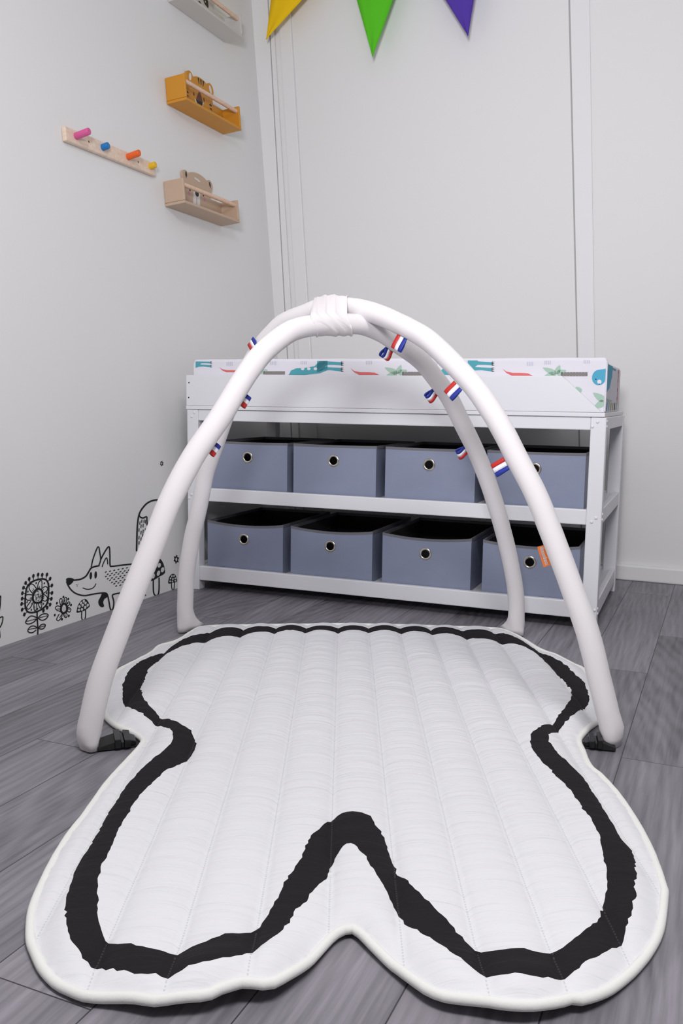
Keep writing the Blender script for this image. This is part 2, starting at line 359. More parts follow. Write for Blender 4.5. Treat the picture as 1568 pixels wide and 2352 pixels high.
# ------------------------------------------------------------------ changing pad with printed cover
PX0, PX1, PY0, PY1, PZ0, PZ1 = .022, 1.5495, .0165, .545, .7205, .8965
pad = thing('changing_pad', 'padded changing mat in white dinosaur and palm print fabric lying in the tray', 'changing pad', TO + Vector((0, 0, PZ0)), TYAW)
def pad_cover():
    mb = MB(); nx, ny = 120, 40; r = .010
    def ease(t): return t*t*(3-2*t)
    def top(x, y):
        dx = min(x-PX0, PX1-x); dy0 = y-PY0; dy1 = PY1-y
        base = .06
        rim = max(1-ease(min(1, max(0, (dx-.05)/.07))), 1-ease(min(1, max(0, (dy0-.05)/.07))), .9*(1-ease(min(1, max(0, (dy1-.05)/.07)))))
        z = PZ1 - base*(1-rim)
        drop = ease(min(1, dy0/.10))*.016                          # ends and back a little lower than the front bolster
        z -= drop
        for d in (dx, dy0, dy1):
            if d < r: z -= r - math.sqrt(max(0, r*r-(r-d)**2))
        z += .0015*noise.noise(Vector((x*9, y*9, 1)))
        return z
    xs = [PX0 + (PX1-PX0)*i/nx for i in range(nx+1)]; ys = [PY0 + (PY1-PY0)*j/ny for j in range(ny+1)]
    xs = sorted(set(xs + [PX0+.002, PX0+.005, PX0+.009, PX1-.002, PX1-.005, PX1-.009])); ys = sorted(set(ys + [PY0+.002, PY0+.005, PY0+.009, PY1-.002, PY1-.005, PY1-.009]))
    nx, ny = len(xs)-1, len(ys)-1
    vs = [(x, y, top(x, y)-PZ0) for x in xs for y in ys]; W = ny+1
    mb.add(vs, [(i*W+j, (i+1)*W+j, (i+1)*W+j+1, i*W+j+1) for i in range(nx) for j in range(ny)], 0, True)
    def wall(pts):                                              # pts: rim points; skirts down to the tray
        n = len(pts); rows = 8; v = []
        for k in range(rows+1):
            for p in pts: v.append((p[0], p[1], p[2]*(1-k/rows)+.0*k))
        mb.add(v, [(k*n+i, k*n+i+1, (k+1)*n+i+1, (k+1)*n+i) for k in range(rows) for i in range(n-1)], 0, True)
    wall([vs[i*W] for i in range(nx+1)]); wall([vs[i*W+ny] for i in range(nx+1)][::-1])
    wall([vs[j] for j in range(W)][::-1]); wall([vs[nx*W+j] for j in range(W)])
    mb.poly([(PX0, PY0, 0), (PX1, PY0, 0), (PX1, PY1, 0), (PX0, PY1, 0)])
    mats = [M_PADF, M_TEAL, M_CORAL, M_SAGE, M_TRUNK, M_INK, M_SKY, M_OLIVE, M_FAINT]
    PR = PY0 - .0008
    def fp(pts, mi, lift=0):                                      # printed shape on the front face, from photo points
        out = []
        for q in pts:
            x, z = tpx(q[0], q[1], PR); out.append((max(PX0+.003, min(PX1-.003, x)), PR-lift, min(PZ1-.009, max(PZ0+.002, z))-PZ0))
        mb.poly(out, mi)
    def ell(cx, cy, rx, ry, ang=0, n=18):
        c, s = math.cos(ang), math.sin(ang)
        return [(cx+rx*math.cos(t)*c-ry*math.sin(t)*s, cy+rx*math.cos(t)*s+ry*math.sin(t)*c) for t in [2*math.pi*k/n for k in range(n)]]
    def leaf(x0, y0, x1, y1, w, mi, f=fp):
        n = 9; dx, dy = x1-x0, y1-y0; L = math.hypot(dx, dy); nx_, ny_ = -dy/L, dx/L
        prof = lambda t: w*math.sin(math.pi*t**.62)**.8 if 0 < t < 1 else 0
        a = [(x0+dx*k/n+nx_*prof(k/n), y0+dy*k/n+ny_*prof(k/n)) for k in range(n+1)]
        b = [(x0+dx*k/n-nx_*prof(k/n), y0+dy*k/n-ny_*prof(k/n)) for k in range(n-1, 0, -1)]
        f(a+b, mi)
    def palm(cx, cy, k=1.0):
        for ex, ey in ((-30, -14), (8, -20), (22, -8), (-26, 4), (-6, -22)):
            if (ex, ey) == (-6, -22): continue
            leaf(cx, cy, cx+ex*k, cy+ey*k, 6.2*k, 3)
        x0 = cx+10*k
        for i in range(9): fp([(x0+i*6.6*k, cy-4*k), (x0+(i*6.6+5.6)*k, cy-4*k), (x0+(i*6.6+5.6)*k, cy+5*k), (x0+i*6.6*k, cy+5*k)], 4)
        fp([(x0, cy-3), (x0+58*k, cy-3), (x0+58*k, cy+4), (x0, cy+4)], 4, -.0003)
    def tail(x, y, k=1.0):
        fp([(x, y), (x+8*k, y+6*k), (x+22*k, y+9*k), (x+40*k, y+9*k), (x+55*k, y+10*k), (x+66*k, y+15*k), (x+20*k, y+15*k), (x+8*k, y+9*k)], 2)
    def legs(x, y, k=1.0):                                        # hind part with two clawed legs
        fp([(x, y-4), (x+22*k, y-4), (x+24*k, y+2), (x+57*k, y+4*k), (x+57*k, y+11*k), (x+40*k, y+10*k), (x+22*k, y+10*k), (x+16*k, y+15*k), (x+56*k, y+17*k), (x+55*k, y+25*k), (x+30*k, y+22*k), (x+12*k, y+23*k), (x, y+27*k)], 1)
        for yy in (7, 21):
            for a in (-4, 0, 4): fp([(x+55*k, y+(yy+a*.8-1.3)*k), (x+62*k, y+(yy+a)*k), (x+55*k, y+(yy+a*.8+1.3)*k)], 5, .0003)
    legs(449, 828, .62); legs(728, 828, 1.0); legs(1074, 828, 1.0)
    for x, y, k in ((503, 843, .8), (805, 846, 1.0), (1154, 847, 1.05)): tail(x, y, k)
    for x, y, k in ((596, 856, .85), (913, 858, 1.0), (1277, 859, 1.05)): palm(x, y, k)
    fp([(663, 861), (668, 851), (680, 846), (700, 845), (722, 841), (734, 826), (752, 826), (752, 850), (735, 857), (700, 861)], 1)
    for x in (695, 709, 724): fp(ell(x, 847, 4, 3.4), 0, .0004)
    fp([(1008, 861), (1015, 848), (1030, 842), (1050, 840), (1070, 838), (1074, 851), (1050, 859), (1030, 861)], 1)
    for x, y in ((520, 835), (620, 833), (690, 832), (840, 832), (990, 835), (1210, 835), (1250, 832), (1340, 830)):
        for i in range(4): fp([(x+i*4, y-4), (x+i*4+2, y-4), (x+i*4+2, y+5), (x+i*4, y+5)], 8)
    # head, eye and leaves by the right corner
    fp(ell(1375, 867, 16, 18, .2), 6); fp([(1365, 853), (1376, 849), (1391, 847), (1391, 862), (1383, 865), (1370, 866)], 6, .0003)
    fp(ell(1376, 877, 5, 5), 0, .0005); fp(ell(1368, 871, 1.6, 1.6, 0, 8), 5, .0006); fp(ell(1376, 882, 1.2, 1.2, 0, 8), 5, .0008)
    leaf(1389, 921, 1361, 902, 8, 3); leaf(1389, 922, 1362, 938, 8, 3); leaf(1333, 902, 1322, 888, 7, 3); fp([(1389, 946), (1386, 949), (1389, 950)], 3)
    XR_ = PX1 + .0008
    def rp(pts, mi, lift=0):                                      # printed shape on the right end, (depth, height) points
        mb.poly([(XR_+lift, PY0+a, b) for a, b in pts], mi)
    rp([(.03, .155), (.20, .154), (.19, .12), (.12, .08), (.03, .065)], 6); rp([(.20, .150), (.32, .149), (.32, .143), (.19, .145)], 6)
    for k in range(8): rp([(.42+.012*(k % 2), .15-.016*k), (.445, .15-.016*k), (.445, .136-.016*k), (.42+.012*(k % 2), .136-.016*k)], 2)
    rp([(.04, .045), (.25, .038), (.10, .032)], 3)
    for k, mi in enumerate((6, 3, 7, 7, 5, 3)): rp([(.05+.07*k, .005), (.075+.07*k, .005), (.085+.07*k, .030), (.06+.07*k, .032)], mi)
    return mb.build('pad_cover', mats, pad, world=False)
pad_cover()
mb = MB(); mb.tube([(PX1, PY0, .004), (PX1+.0008, PY0-.0008, .09), (PX1, PY0, PZ1-PZ0-.012)], .0032, 8); mb.build('piping', M_PADF, pad, world=False)

# ------------------------------------------------------------------ fabric bins
BW, BD, BH = .327, .46, .188
def make_bin(sag):
    root = bpy.data.objects.new('storage_bin', None); COL.objects.link(root); root.empty_display_size = .05
    T = .004; n = 14
    def topz(u, v):                                               # sagging rim
        return BH - sag*math.sin(math.pi*u)**.8*(1 if v == 0 else .4)
    def panel(mb, P, nu=n, nv=10, mi=0, hole=None):
        """P(u,v) grid surface; optional round hole (u,v,r_u,r_v)"""
        if hole is None:
            vs = [P(i/nu, j/nv) for i in range(nu+1) for j in range(nv+1)]
            mb.add(vs, [(i*(nv+1)+j, (i+1)*(nv+1)+j, (i+1)*(nv+1)+j+1, i*(nv+1)+j+1) for i in range(nu) for j in range(nv)], mi, True); return
        hu, hv, ru, rv = hole; K = 32; R = 7; vs = []
        for k in range(K):
            a = 2*math.pi*k/K; c, s = math.cos(a), math.sin(a)
            # far point on the unit square border along this direction
            t = min([(1-hu)/c if c > 1e-6 else 9, -hu/c if c < -1e-6 else 9, (1-hv)/s if s > 1e-6 else 9, -hv/s if s < -1e-6 else 9])
            e0 = (hu+ru*c, hv+rv*s); e1 = (hu+t*c, hv+t*s)
            for q in range(R+1): f = q/R; vs.append(P(e0[0]+(e1[0]-e0[0])*f, e0[1]+(e1[1]-e0[1])*f))
        fs = [(k*(R+1)+q, k*(R+1)+q+1, ((k+1) % K)*(R+1)+q+1, ((k+1) % K)*(R+1)+q) for k in range(K) for q in range(R)]
        # corners
        for cu, cv in ((0, 0), (1, 0), (1, 1), (0, 1)):
            ang = math.atan2(cv-hv, cu-hu) % (2*math.pi); k = int(ang/(2*math.pi/K)) % K
            vs.append(P(cu, cv)); fs.append((k*(R+1)+R, len(vs)-1, ((k+1) % K)*(R+1)+R))
        mb.add(vs, fs, mi, True)
    bul = .010
    def F(u, v): return (u*BW, -bul*math.sin(math.pi*u)*math.sin(math.pi*min(1, v*.9))*(.6 if sag == 0 else 1)*.6, v*topz(u, 0))
    def Fi(u, v): x, y, z = F(u, v); return (x, y+T, z)
    HU, HV, HR = .5, .70, .0158
    hole = (HU, HV, HR/BW, HR/BH)
    mb = MB(); panel(mb, F, hole=hole); panel(mb, Fi, mi=1, hole=hole)
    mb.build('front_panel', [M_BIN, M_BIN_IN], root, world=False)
    mb = MB()
    def S(x, s): return lambda u, v: (x+s*.008*math.sin(math.pi*u)*math.sin(math.pi*v), u*BD, v*(BH-.004*math.sin(math.pi*u)))
    hs = (.5, .70, HR/BD, HR/BH)
    panel(mb, S(BW, -1), hole=hs); panel(mb, S(BW-T, -1), mi=1, hole=hs); panel(mb, S(0, 1)); panel(mb, S(T, 1), mi=1)
    panel(mb, lambda u, v: (u*BW, BD, v*BH)); panel(mb, lambda u, v: (u*BW, BD-T, v*BH), mi=1)
    panel(mb, lambda u, v: (u*BW, v*BD, .001)); panel(mb, lambda u, v: (u*BW, v*BD, .004), mi=1)
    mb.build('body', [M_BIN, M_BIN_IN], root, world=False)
    mb = MB(); N = 20
    hv = [(u/N*BW, F(u/N, 1)[1]-.0008) for u in range(N+1)]
    vs = []
    for u in range(N+1):
        x, y = hv[u]; z = topz(u/N, 0)
        vs += [(x, y, z-.008), (x, y, z+.001), (x, y+T+.0016, z+.001), (x, y+T+.0016, z-.008)]
    mb.add(vs, [(4*i+k, 4*i+k+1, 4*i+k+5, 4*i+k+4) for i in range(N) for k in range(3)], 0, False)
    mb.box((BW-.005, .002, BH-.010), (BW+.001, BD, BH+.0005)); mb.box((-.001, .002, BH-.010), (.005, BD, BH+.0005)); mb.box((0, BD-.005, BH-.01), (BW, BD+.001, BH+.0005))
    mb.build('hem', M_BIN_HEM, root, world=False)
    def ring(name, c, nrm):
        mb = MB(); nrm = Vector(nrm); a = nrm.orthogonal().normalized(); b = nrm.cross(a); vs = []; K = 32; Q = 10
        for k in range(K):
            d = a*math.cos(2*math.pi*k/K)+b*math.sin(2*math.pi*k/K)
            for q in range(Q):
                w = 2*math.pi*q/Q; vs.append(Vector(c)+d*(.0182+.0042*math.cos(w))+nrm*.0030*math.sin(w))
        mb.add(vs, [(k*Q+q, ((k+1) % K)*Q+q, ((k+1) % K)*Q+(q+1) % Q, k*Q+(q+1) % Q) for k in range(K) for q in range(Q)], 0, True)
        o = mb.build(name, M_NICKEL, root, world=False); o['label'] = 'shiny nickel eyelet'
    p = F(HU, HV); ring('eyelet', (p[0], p[1], p[2]), (0, -1, 0))
    p = S(BW, -1)(.5, .7); ring('eyelet', p, (1, 0, 0))
    return root
bin_up, bin_low = make_bin(.002), make_bin(.012)
ups = [.088, .441, .803, 1.170]; lows = [.072, .432, .798, 1.166]
lab_u = ['leftmost grey fabric bin on the upper shelf, partly behind the left arch tubes',
         'second grey fabric bin from the left on the upper shelf, wholly in view',
         'third grey fabric bin from the left on the upper shelf, beside the far arch tube',
         'rightmost grey fabric bin on the upper shelf, eyelet half hidden by the arch']
lab_l = ['leftmost grey fabric bin on the lower shelf, beside the left table leg',
         'second grey fabric bin from the left on the lower shelf, wholly in view',
         'third grey fabric bin from the left on the lower shelf',
         'rightmost grey fabric bin on the lower shelf, behind the orange label of the play arch']
ez = [[(565, 1048), (765, 1057), (987, 1066), (1236, 1074)], [(557, 1230), (760, 1249), (979, 1270), (1215, 1288)]]
for row, (xs, labs, z, proto) in enumerate(((ups, lab_u, .4045, bin_up), (lows, lab_l, .0960, bin_low))):
    for i, x in enumerate(xs):
        o = proto if i == 0 else copy_tree(proto)
        zz = .3975 if row == 0 else .0875
        o.location = TO + TAX*x + TAY*.0285 + Vector((0, 0, zz)); o.rotation_euler = (0, 0, TYAW)
        tag(o, labs[i], 'storage bin', 'grey storage bins on the changing table shelves')

# ------------------------------------------------------------------ play mat
MANG = 0.408
ME = Vector((math.cos(MANG), math.sin(MANG), 0)); MV = Vector((-math.sin(MANG), math.cos(MANG), 0))
OUT = [(790,1434),(700,1435),(620,1436),(552,1437),(500,1438),(460,1441),(435,1454),(414,1468),(390,1477),(365,1484),(351,1497),(319,1515),(276,1537),(256,1560),(242,1590),(239,1615),(242,1638),(250,1651),(270,1666),(305,1681),(325,1694),(329,1701),(324,1711),(308,1730),(280,1760),(245,1800),(195,1870),(160,1915),(126,1969),(90,2042),(75,2084),(70,2118),(70,2156),(77,2176),(96,2218),(126,2252),(161,2271),(199,2285),(268,2287),(325,2290),(352,2293),(386,2290),(471,2283),(500,2270),(540,2257),(565,2251),(593,2256),(623,2255),(656,2238),(699,2213),(726,2188),(755,2155),(779,2137),(804,2129),(825,2137),(855,2168),(905,2215),(954,2251),(988,2273),(1027,2287),(1060,2291),(1110,2296),(1160,2303),(1215,2306),(1276,2299),(1309,2290),(1337,2292),(1381,2278),(1436,2242),(1486,2187),(1514,2132),(1525,2054),(1522,2032),(1497,1960),(1464,1894),(1420,1827),(1381,1783),(1353,1758),(1337,1722),(1329,1701),(1336,1686),(1354,1667),(1371,1655),(1378,1640),(1375,1610),(1366,1580),(1343,1540),(1315,1525),(1279,1506),(1243,1493),(1198,1466),(1169,1452),(1145,1445),(1100,1442),(1000,1439),(900,1436)]
BOUT = [(790,1440),(700,1440),(620,1441),(546,1444),(494,1448),(460,1459),(414,1475),(362,1503),(322,1524),(298,1545),(285,1572),(282,1592),(286,1614),(306,1632),(342,1653),(380,1674),(397,1690),(398,1708),(375,1732),(310,1785),(257,1850),(214,1925),(180,1980),(159,2042),(150,2080),(153,2130),(168,2168),(205,2212),(256,2229),(325,2236),(386,2236),(451,2220),(510,2208),(583,2183),(640,2150),(689,2088),(739,2026),(756,1992),(772,1962),(787,1946),(800,1942),(814,1946),(829,1962),(850,1992),(883,2040),(921,2104),(960,2143),(1004,2173),(1043,2201),(1110,2234),(1220,2246),(1292,2241),(1364,2206),(1420,2165),(1437,2125),(1453,2090),(1459,2026),(1453,1960),(1436,1938),(1409,1899),(1373,1838),(1337,1786),(1287,1741),(1262,1710),(1262,1690),(1288,1670),(1318,1643),(1345,1622),(1351,1600),(1339,1569),(1315,1548),(1279,1518),(1243,1497),(1172,1463),(1139,1453),(1100,1449),(1000,1444),(900,1441)]
BIN_ = [(790,1451),(700,1451),(620,1453),(543,1462),(480,1472),(448,1479),(403,1495),(371,1509),(348,1529),(334,1552),(325,1581),(328,1601),(342,1624),(368,1645),(410,1665),(440,1684),(450,1704),(438,1735),(370,1785),(300,1865),(256,1958),(233,2000),(226,2049),(231,2126),(249,2160),(298,2178),(371,2188),(417,2184),(497,2164),(585,2132),(633,2069),(659,2029),(692,1975),(716,1926),(741,1892),(770,1874),(801,1868),(832,1873),(859,1891),(881,1926),(898,1968),(912,1998),(955,2049),(1032,2126),(1096,2180),(1181,2188),(1265,2186),(1347,2140),(1384,2085),(1392,2021),(1384,1977),(1370,1916),(1320,1838),(1237,1744),(1216,1712),(1222,1688),(1250,1667),(1279,1650),(1300,1622),(1312,1599),(1306,1575),(1261,1527),(1225,1500),(1190,1485),(1154,1477),(1100,1470),(1000,1456),(900,1452)]
LIFTS = [((430, 2288), .011), ((565, 2250), .012), ((330, 2290), .006), ((1010, 2282), .008), ((1180, 2305), .013), ((1320, 2292), .006), ((805, 2130), .004), ((620, 2255), .008)]
_lc = []
for q, a in LIFTS:
    p = on_floor(q[0], q[1], .015); _lc.append((p.dot(ME), p.dot(MV), a))
def lift(u, v): return sum(a*math.exp(-((u-x)**2+(v-y)**2)/(2*.045**2)) for x, y, a in _lc)
def to_uv(q, z):
    zz = z
    for _ in range(3):
        p = on_floor(q[0], q[1], zz); u, v = p.dot(ME), p.dot(MV); zz = z + lift(u, v)
    return Vector((u, v, 0))
def loop_uv(pts, z, n, jit=0, seed=0):
    P = smooth_path([to_uv(q, z) for q in pts], n, True)
    if jit:
        out = []
        for i, p in enumerate(P):
            t = (P[(i+1) % n]-P[i-1]).normalized(); nn = Vector((-t.y, t.x, 0))
            j = noise.noise(Vector((i*.30, seed, .3)))*.6 + (abs(noise.noise(Vector((i*.42, seed+9, 2.1))))*2.2-.6)*.6
            out.append(p + nn*jit*j)
        return out
    return P
mat_o = thing('play_mat', 'white quilted play mat with black border band lying on the grey floor', 'play mat', (0, 0, 0), MANG)
def inside(p, poly):
    x, y = p; c = False; n = len(poly); j = n-1
    for i in range(n):
        xi, yi = poly[i][0], poly[i][1]; xj, yj = poly[j][0], poly[j][1]
        if (yi > y) != (yj > y) and x < (xj-xi)*(y-yi)/(yj-yi)+xi: c = not c
        j = i
    return c
def build_mat():
    O = loop_uv(OUT, .011, 420); B1 = loop_uv(BOUT, .022, 640, .0055, 1); B2 = loop_uv(BIN_, .022, 560, .0055, 5)
    # distance to the outline through a coarse spatial hash
    cell = .04; H = {}
    for p in O: H.setdefault((int(p.x//cell), int(p.y//cell)), []).append(p)
    def edge_d(x, y):
        cx, cy = int(x//cell), int(y//cell); best = .08
        for i in range(-2, 3):
            for j in range(-2, 3):
                for p in H.get((cx+i, cy+j), ()): best = min(best, math.hypot(p.x-x, p.y-y))
        return best
    pts = [(p.x, p.y) for p in O] + [(p.x, p.y) for p in B1] + [(p.x, p.y) for p in B2]
    edges = []; b = 0
    for n in (420, 640, 560): edges += [(b+i, b+(i+1) % n) for i in range(n)]; b += n
    us = [p.x for p in O]; vs_ = [p.y for p in O]; opoly = [(p.x, p.y) for p in O]
    step = SEAMW/12; k0 = int((min(us)-SEAM0)/step)-1; k1 = int((max(us)-SEAM0)/step)+1
    nv = int((max(vs_)-min(vs_))/.011)
    # band points hashed so that grid points do not crowd the contours
    HB = {}
    for p in pts: HB.setdefault((int(p[0]//.006), int(p[1]//.006)), []).append(p)
    for k in range(k0, k1+1):
        u = SEAM0 + k*step
        for j in range(nv+1):
            v = min(vs_)+j*.011 + (.0055 if k % 2 else 0)
            if not inside((u, v), opoly): continue
            cx, cy = int(u//.006), int(v//.006)
            if any(math.hypot(p[0]-u, p[1]-v) < .0042 for i in (-1, 0, 1) for jj in (-1, 0, 1) for p in HB.get((cx+i, cy+jj), ())): continue
            pts.append((u, v))
    r = delaunay_2d_cdt([Vector(p) for p in pts], edges, [list(range(420))], 1, 1e-6)
    V2, F2 = r[0], r[2]
    b1 = [(p.x, p.y) for p in B1]; b2 = [(p.x, p.y) for p in B2]
    def zt(u, v):
        d = edge_d(u, v); t = (u-SEAM0)/SEAMW; f = abs(math.sin(math.pi*t))
        e = min(1, d/.05); e = e*(2-e)
        puff = .0155*f**.55
        wr = .0026*noise.noise(Vector((u*9, v*42, 0)))*f + .0016*noise.noise(Vector((u*5, v*18, 4)))
        return .0085 + e*(.0045 + puff + wr) + lift(u, v)
    V = [(p.x, p.y, zt(p.x, p.y)) for p in V2]
    mb = MB()
    mb.v = V
    for f in F2:
        c = (sum(V2[i].x for i in f)/len(f), sum(V2[i].y for i in f)/len(f))
        blk = inside(c, b1) and not inside(c, b2)
        mb.f.append(tuple(f)); mb.m.append(1 if blk else 0); mb.sm.append(True)
    o = mb.build('quilted_top', [M_QUILT, M_BAND], mat_o, world=False)
    for p in o.data.polygons:
        if p.normal.z < 0: p.flip()
    mb = MB(); mb.v = [(p.x, p.y, .002+lift(p.x, p.y)) for p in V2]; mb.f = [tuple(f[::-1]) for f in F2]; mb.m = [0]*len(F2); mb.sm = [True]*len(F2)
    mb.build('backing', M_PIPING, mat_o, world=False)
    mb = MB(); mb.tube([(p.x, p.y, .0085+lift(p.x, p.y)+.0012*noise.noise(Vector((p.x*30, p.y*30, 7)))) for p in O], .0070, 10, closed=True)
    q = mb.build('piping', M_PIPING, mat_o, world=False); q['label'] = 'cream bound edge'
build_mat()

# ------------------------------------------------------------------ play arch
TA = [(204,1722),(204,1680),(212,1638),(233.5,1552),(265.5,1466),(298,1380),(345,1265),(368,1206),(392,1147),(440,1055),(474,1004),(509,953),(539.5,902),(572,851),(609,805),(660,765),(690,753),(725,747),(765,744),(805,744),(838,748),(880,766),(924,796),(965,827),(997,865),(1030,911),(1060,970),(1089,1029),(1116,1095),(1147,1190),(1171,1286),(1184,1363),(1186,1431),(1184,1459)]
TB = [(1403,1712),(1405,1680),(1378,1568),(1350,1455),(1310,1342),(1268,1230),(1229,1133),(1183,1045),(1158,995),(1128,944),(1097,899),(1066,862),(1030,825),(986,784),(945,758),(885,729),(842,714),(800,706),(745,705),(703,720),(652,741),(625,766),(600,795),(563,857),(543,894),(522,943),(499,1009),(474,1080),(463,1135),(453,1185),(441,1235),(431,1298),(427,1340),(425,1400),(426,1452)]
arch = thing('play_arch', 'white padded baby gym arch of two crossing tubes standing over the play mat', 'play arch', (-.87, 2.12, 0))
TR = .0258
def arch_curve(px):
    a, b = on_floor(*px[0]), on_floor(*px[-1]); d = (b-a).normalized(); n = Vector((-d.y, d.x, 0))
    P = [hit(q[0], q[1], a, n) for q in px]
    for p in P: p.z = max(p.z, .004)
    return smooth_path(P, 150), n, d
CA, NA, DA = arch_curve(TA); CB, NB, DB = arch_curve(TB)
def arch_tube(C, n, seed, toe=None):
    mb = MB(); seg = 28; rings = []; N = len(C)
    L = [0]
    for i in range(1, N): L.append(L[-1]+(C[i]-C[i-1]).length)
    for i, p in enumerate(C):
        t = (C[min(i+1, N-1)]-C[max(i-1, 0)]).normalized(); s = t.cross(n).normalized()
        e = min(L[i], L[-1]-L[i]); rg = []
        for k in range(seg):
            a = 2*math.pi*k/seg; ca, sa = math.cos(a), math.sin(a)
            r = TR*(1+.02*noise.noise(Vector((L[i]*6, seed, 0))))
            r += .0006*noise.noise(Vector((ca*1.5, sa*1.5, L[i]*25+seed*7)))
            if e < .10: r += (1-e/.10)*.0035*noise.noise(Vector((ca*1.3, sa*1.3, L[i]*70+seed*3)))   # gathers near the foot
            fl = max(0, 1-e/.035)
            q = p + n*ca*r*(1+.12*fl) + s*sa*r*(1-.35*fl)
            if toe is not None and L[-1]-L[i] < .085:               # the cloth is drawn out towards the mat at the far feet
                f_ = 1-(L[-1]-L[i])/.085; d_ = (q-p); d_.z = 0; c_ = max(0, d_.dot(toe)/TR)
                q += toe*(.046*f_**2.2*c_**.8); q.z += .006*f_*c_
            q.z = max(q.z, .0012)
            rg.append(q)
        rings.append(rg)
    vs = [q for r in rings for q in r]
    mb.add(vs, [(i*seg+k, i*seg+(k+1) % seg, (i+1)*seg+(k+1) % seg, (i+1)*seg+k) for i in range(N-1) for k in range(seg)], 0, True)
    for rg in (rings[0], rings[-1]):
        c = sum(rg, Vector())/seg; b = len(mb.v); mb.add([q.lerp(c, .6) for q in rg]+[c], [(k, (k+1) % seg, seg) for k in range(seg)], 0, True)
        o0 = 0 if rg is rings[0] else (N-1)*seg
        for k in range(seg): mb.f.append((o0+k, o0+(k+1) % seg, b+(k+1) % seg, b+k)); mb.m.append(0); mb.sm.append(True)
    return mb.build('arch_tube', M_TUBE, arch)
def toward(foot, tip): return (on_floor(*tip)-on_floor(*foot)).normalized()
arch_tube(CA, NA, 1, toward((1184, 1458), (1150, 1446))); arch_tube(CB, NB, 2, toward((428, 1452), (462, 1444)))

# wrap where the tubes cross
def wrap():
    ax = Vector((RT.x, RT.y, 0)).normalized(); dp = Vector((-ax.y, ax.x, 0))
    def cut(C, x):                                                # where a tube's axis passes the plane at x along the wrap
        for i in range(40, len(C)-41):
            a, b = (C[i]-CR).dot(ax), (C[i+1]-CR).dot(ax)
            if (a-x)*(b-x) <= 0 and a != b:
                p = C[i].lerp(C[i+1], (x-a)/(b-a)); return (p-CR).dot(dp), p.z
    best = min(((Vector((a.x-b.x, a.y-b.y)).length, i, j) for i, a in enumerate(CA) for j, b in enumerate(CB) if a.z > .8 and b.z > .8))
    CR = (CA[best[1]]+CB[best[2]])/2; CR.z = 0
    mid = hit(764, 724, CR, dp); off = (mid-CR).dot(ax)
    mb = MB(); seg, N = 84, 40; rows = []
    for i in range(N+1):
        t = i/N; row = []
        for k in range(seg):
            th = 2*math.pi*k/seg; c_, s_ = math.cos(th), math.sin(th)
            w = off + (t-.5)*.086 - .006*s_ + .003*math.sin(2*th)
            pa, pb = cut(CA, w), cut(CB, w)
            def sup(c):                                           # support point of an oval tube section
                rx, rz = (TR+.0026)*1.16, TR+.0026; q = math.hypot(rx*c_, rz*s_)
                return Vector((c[0]+rx*rx*c_/q, c[1]+rz*rz*s_/q))
            A, B = sup(pa), sup(pb); da, db = A.x*c_+A.y*s_, B.x*c_+B.y*s_
            m = 1/(1+math.exp((db-da)/.0035)); P = A*m+B*(1-m)
            # three overlapping turns of cloth running diagonally over the front
            u = t + .24*s_ + .05*c_
            step = 0
            for e in (.30, .56, .84):
                d = (u-e)/.05
                step += .0040*(math.exp(-d*d) if d > 0 else math.exp(-d*d*.10)*max(0, 1+d*.12))
            step += .0003*math.sin(u*34+2*s_)
            P += Vector((c_, s_))*step*(.9 if c_ < .3 else .4)
            row.append(CR + ax*w + dp*P.x + Vector((0, 0, P.y)))
        rows.append(row)
    vs = [q for r in rows for q in r]
    mb.add(vs, [(i*seg+k, i*seg+(k+1) % seg, (i+1)*seg+(k+1) % seg, (i+1)*seg+k) for i in range(N) for k in range(seg)], 0, True)
    for rw in (rows[0], rows[-1]): mb.tube(rw, .0018, 6, closed=True)  # rolled hems
    o = mb.build('fabric_wrap', M_WRAP, arch); o['label'] = 'pinkish fabric wrap knotted round the crossing'
wrap()

# striped ribbon loops on the inner side of the tubes
def near_i(C, q):
    def pr(p):
        d = p-CAM; y = d.dot(FW); return 784+FPX*d.dot(RT)/y, 1176-FPX*d.dot(UP)/y
    return min(range(len(C)), key=lambda i: math.hypot(pr(C[i])[0]-q[0], pr(C[i])[1]-q[1]))
def ribbon(C, n, q, flip=False, w=.031, l=.036, toward=.0, puff=.006, tilt=0, ins=None):
    i = near_i(C, q); p = C[i]; t = (C[i+2]-C[i-2]).normalized()
    if t.z > 0: t = -t                                             # down along the tube
    inn = t.cross(n).normalized(); mid = Vector((-.88, 2.12, .45))
    if inn.dot(mid-p) < 0: inn = -inn
    nv = n if n.dot(CAM-p) > 0 else -n
    inn2 = (inn*math.cos(tilt)+nv*math.sin(tilt)).normalized(); nv2 = inn2.cross(t).normalized()
    if nv2.dot(nv) < 0: nv2 = -nv2
    base = p + inn2*(TR-.003 if ins is None else ins) + nv*toward
    prof = []; K = 22
    for k in range(K+1):
        a = k/K; s = math.sin(math.pi*a); prof.append((l*(1-abs(1-2*a)**1.7), puff*math.sin(2*math.pi*a)*s**.3))
    if flip: order = (2, 1, 0)
    else: order = (0, 1, 2)
    mb = MB()
    for j in range(3):
        x0, x1 = (-.5+j/3)*w, (-.5+(j+1)/3)*w; vs = []
        for r, h in prof: vs += [base+inn2*r+nv2*h+t*x0, base+inn2*r+nv2*h+t*x1]
        mb.add(vs, [(2*k, 2*k+1, 2*k+3, 2*k+2) for k in range(K)], order[j], True)
    o = mb.build('ribbon_loop', [M_RED, M_RWHITE, M_BLUE], arch); o['label'] = 'red, white and blue striped ribbon loop'
    md = o.modifiers.new('thick', 'SOLIDIFY'); md.thickness = .0007; md.offset = 0
for q in ((932, 756), (1070, 876), (1184, 1045)): ribbon(CB, NB, q, False, .033, .036, .012, .0035, .12)
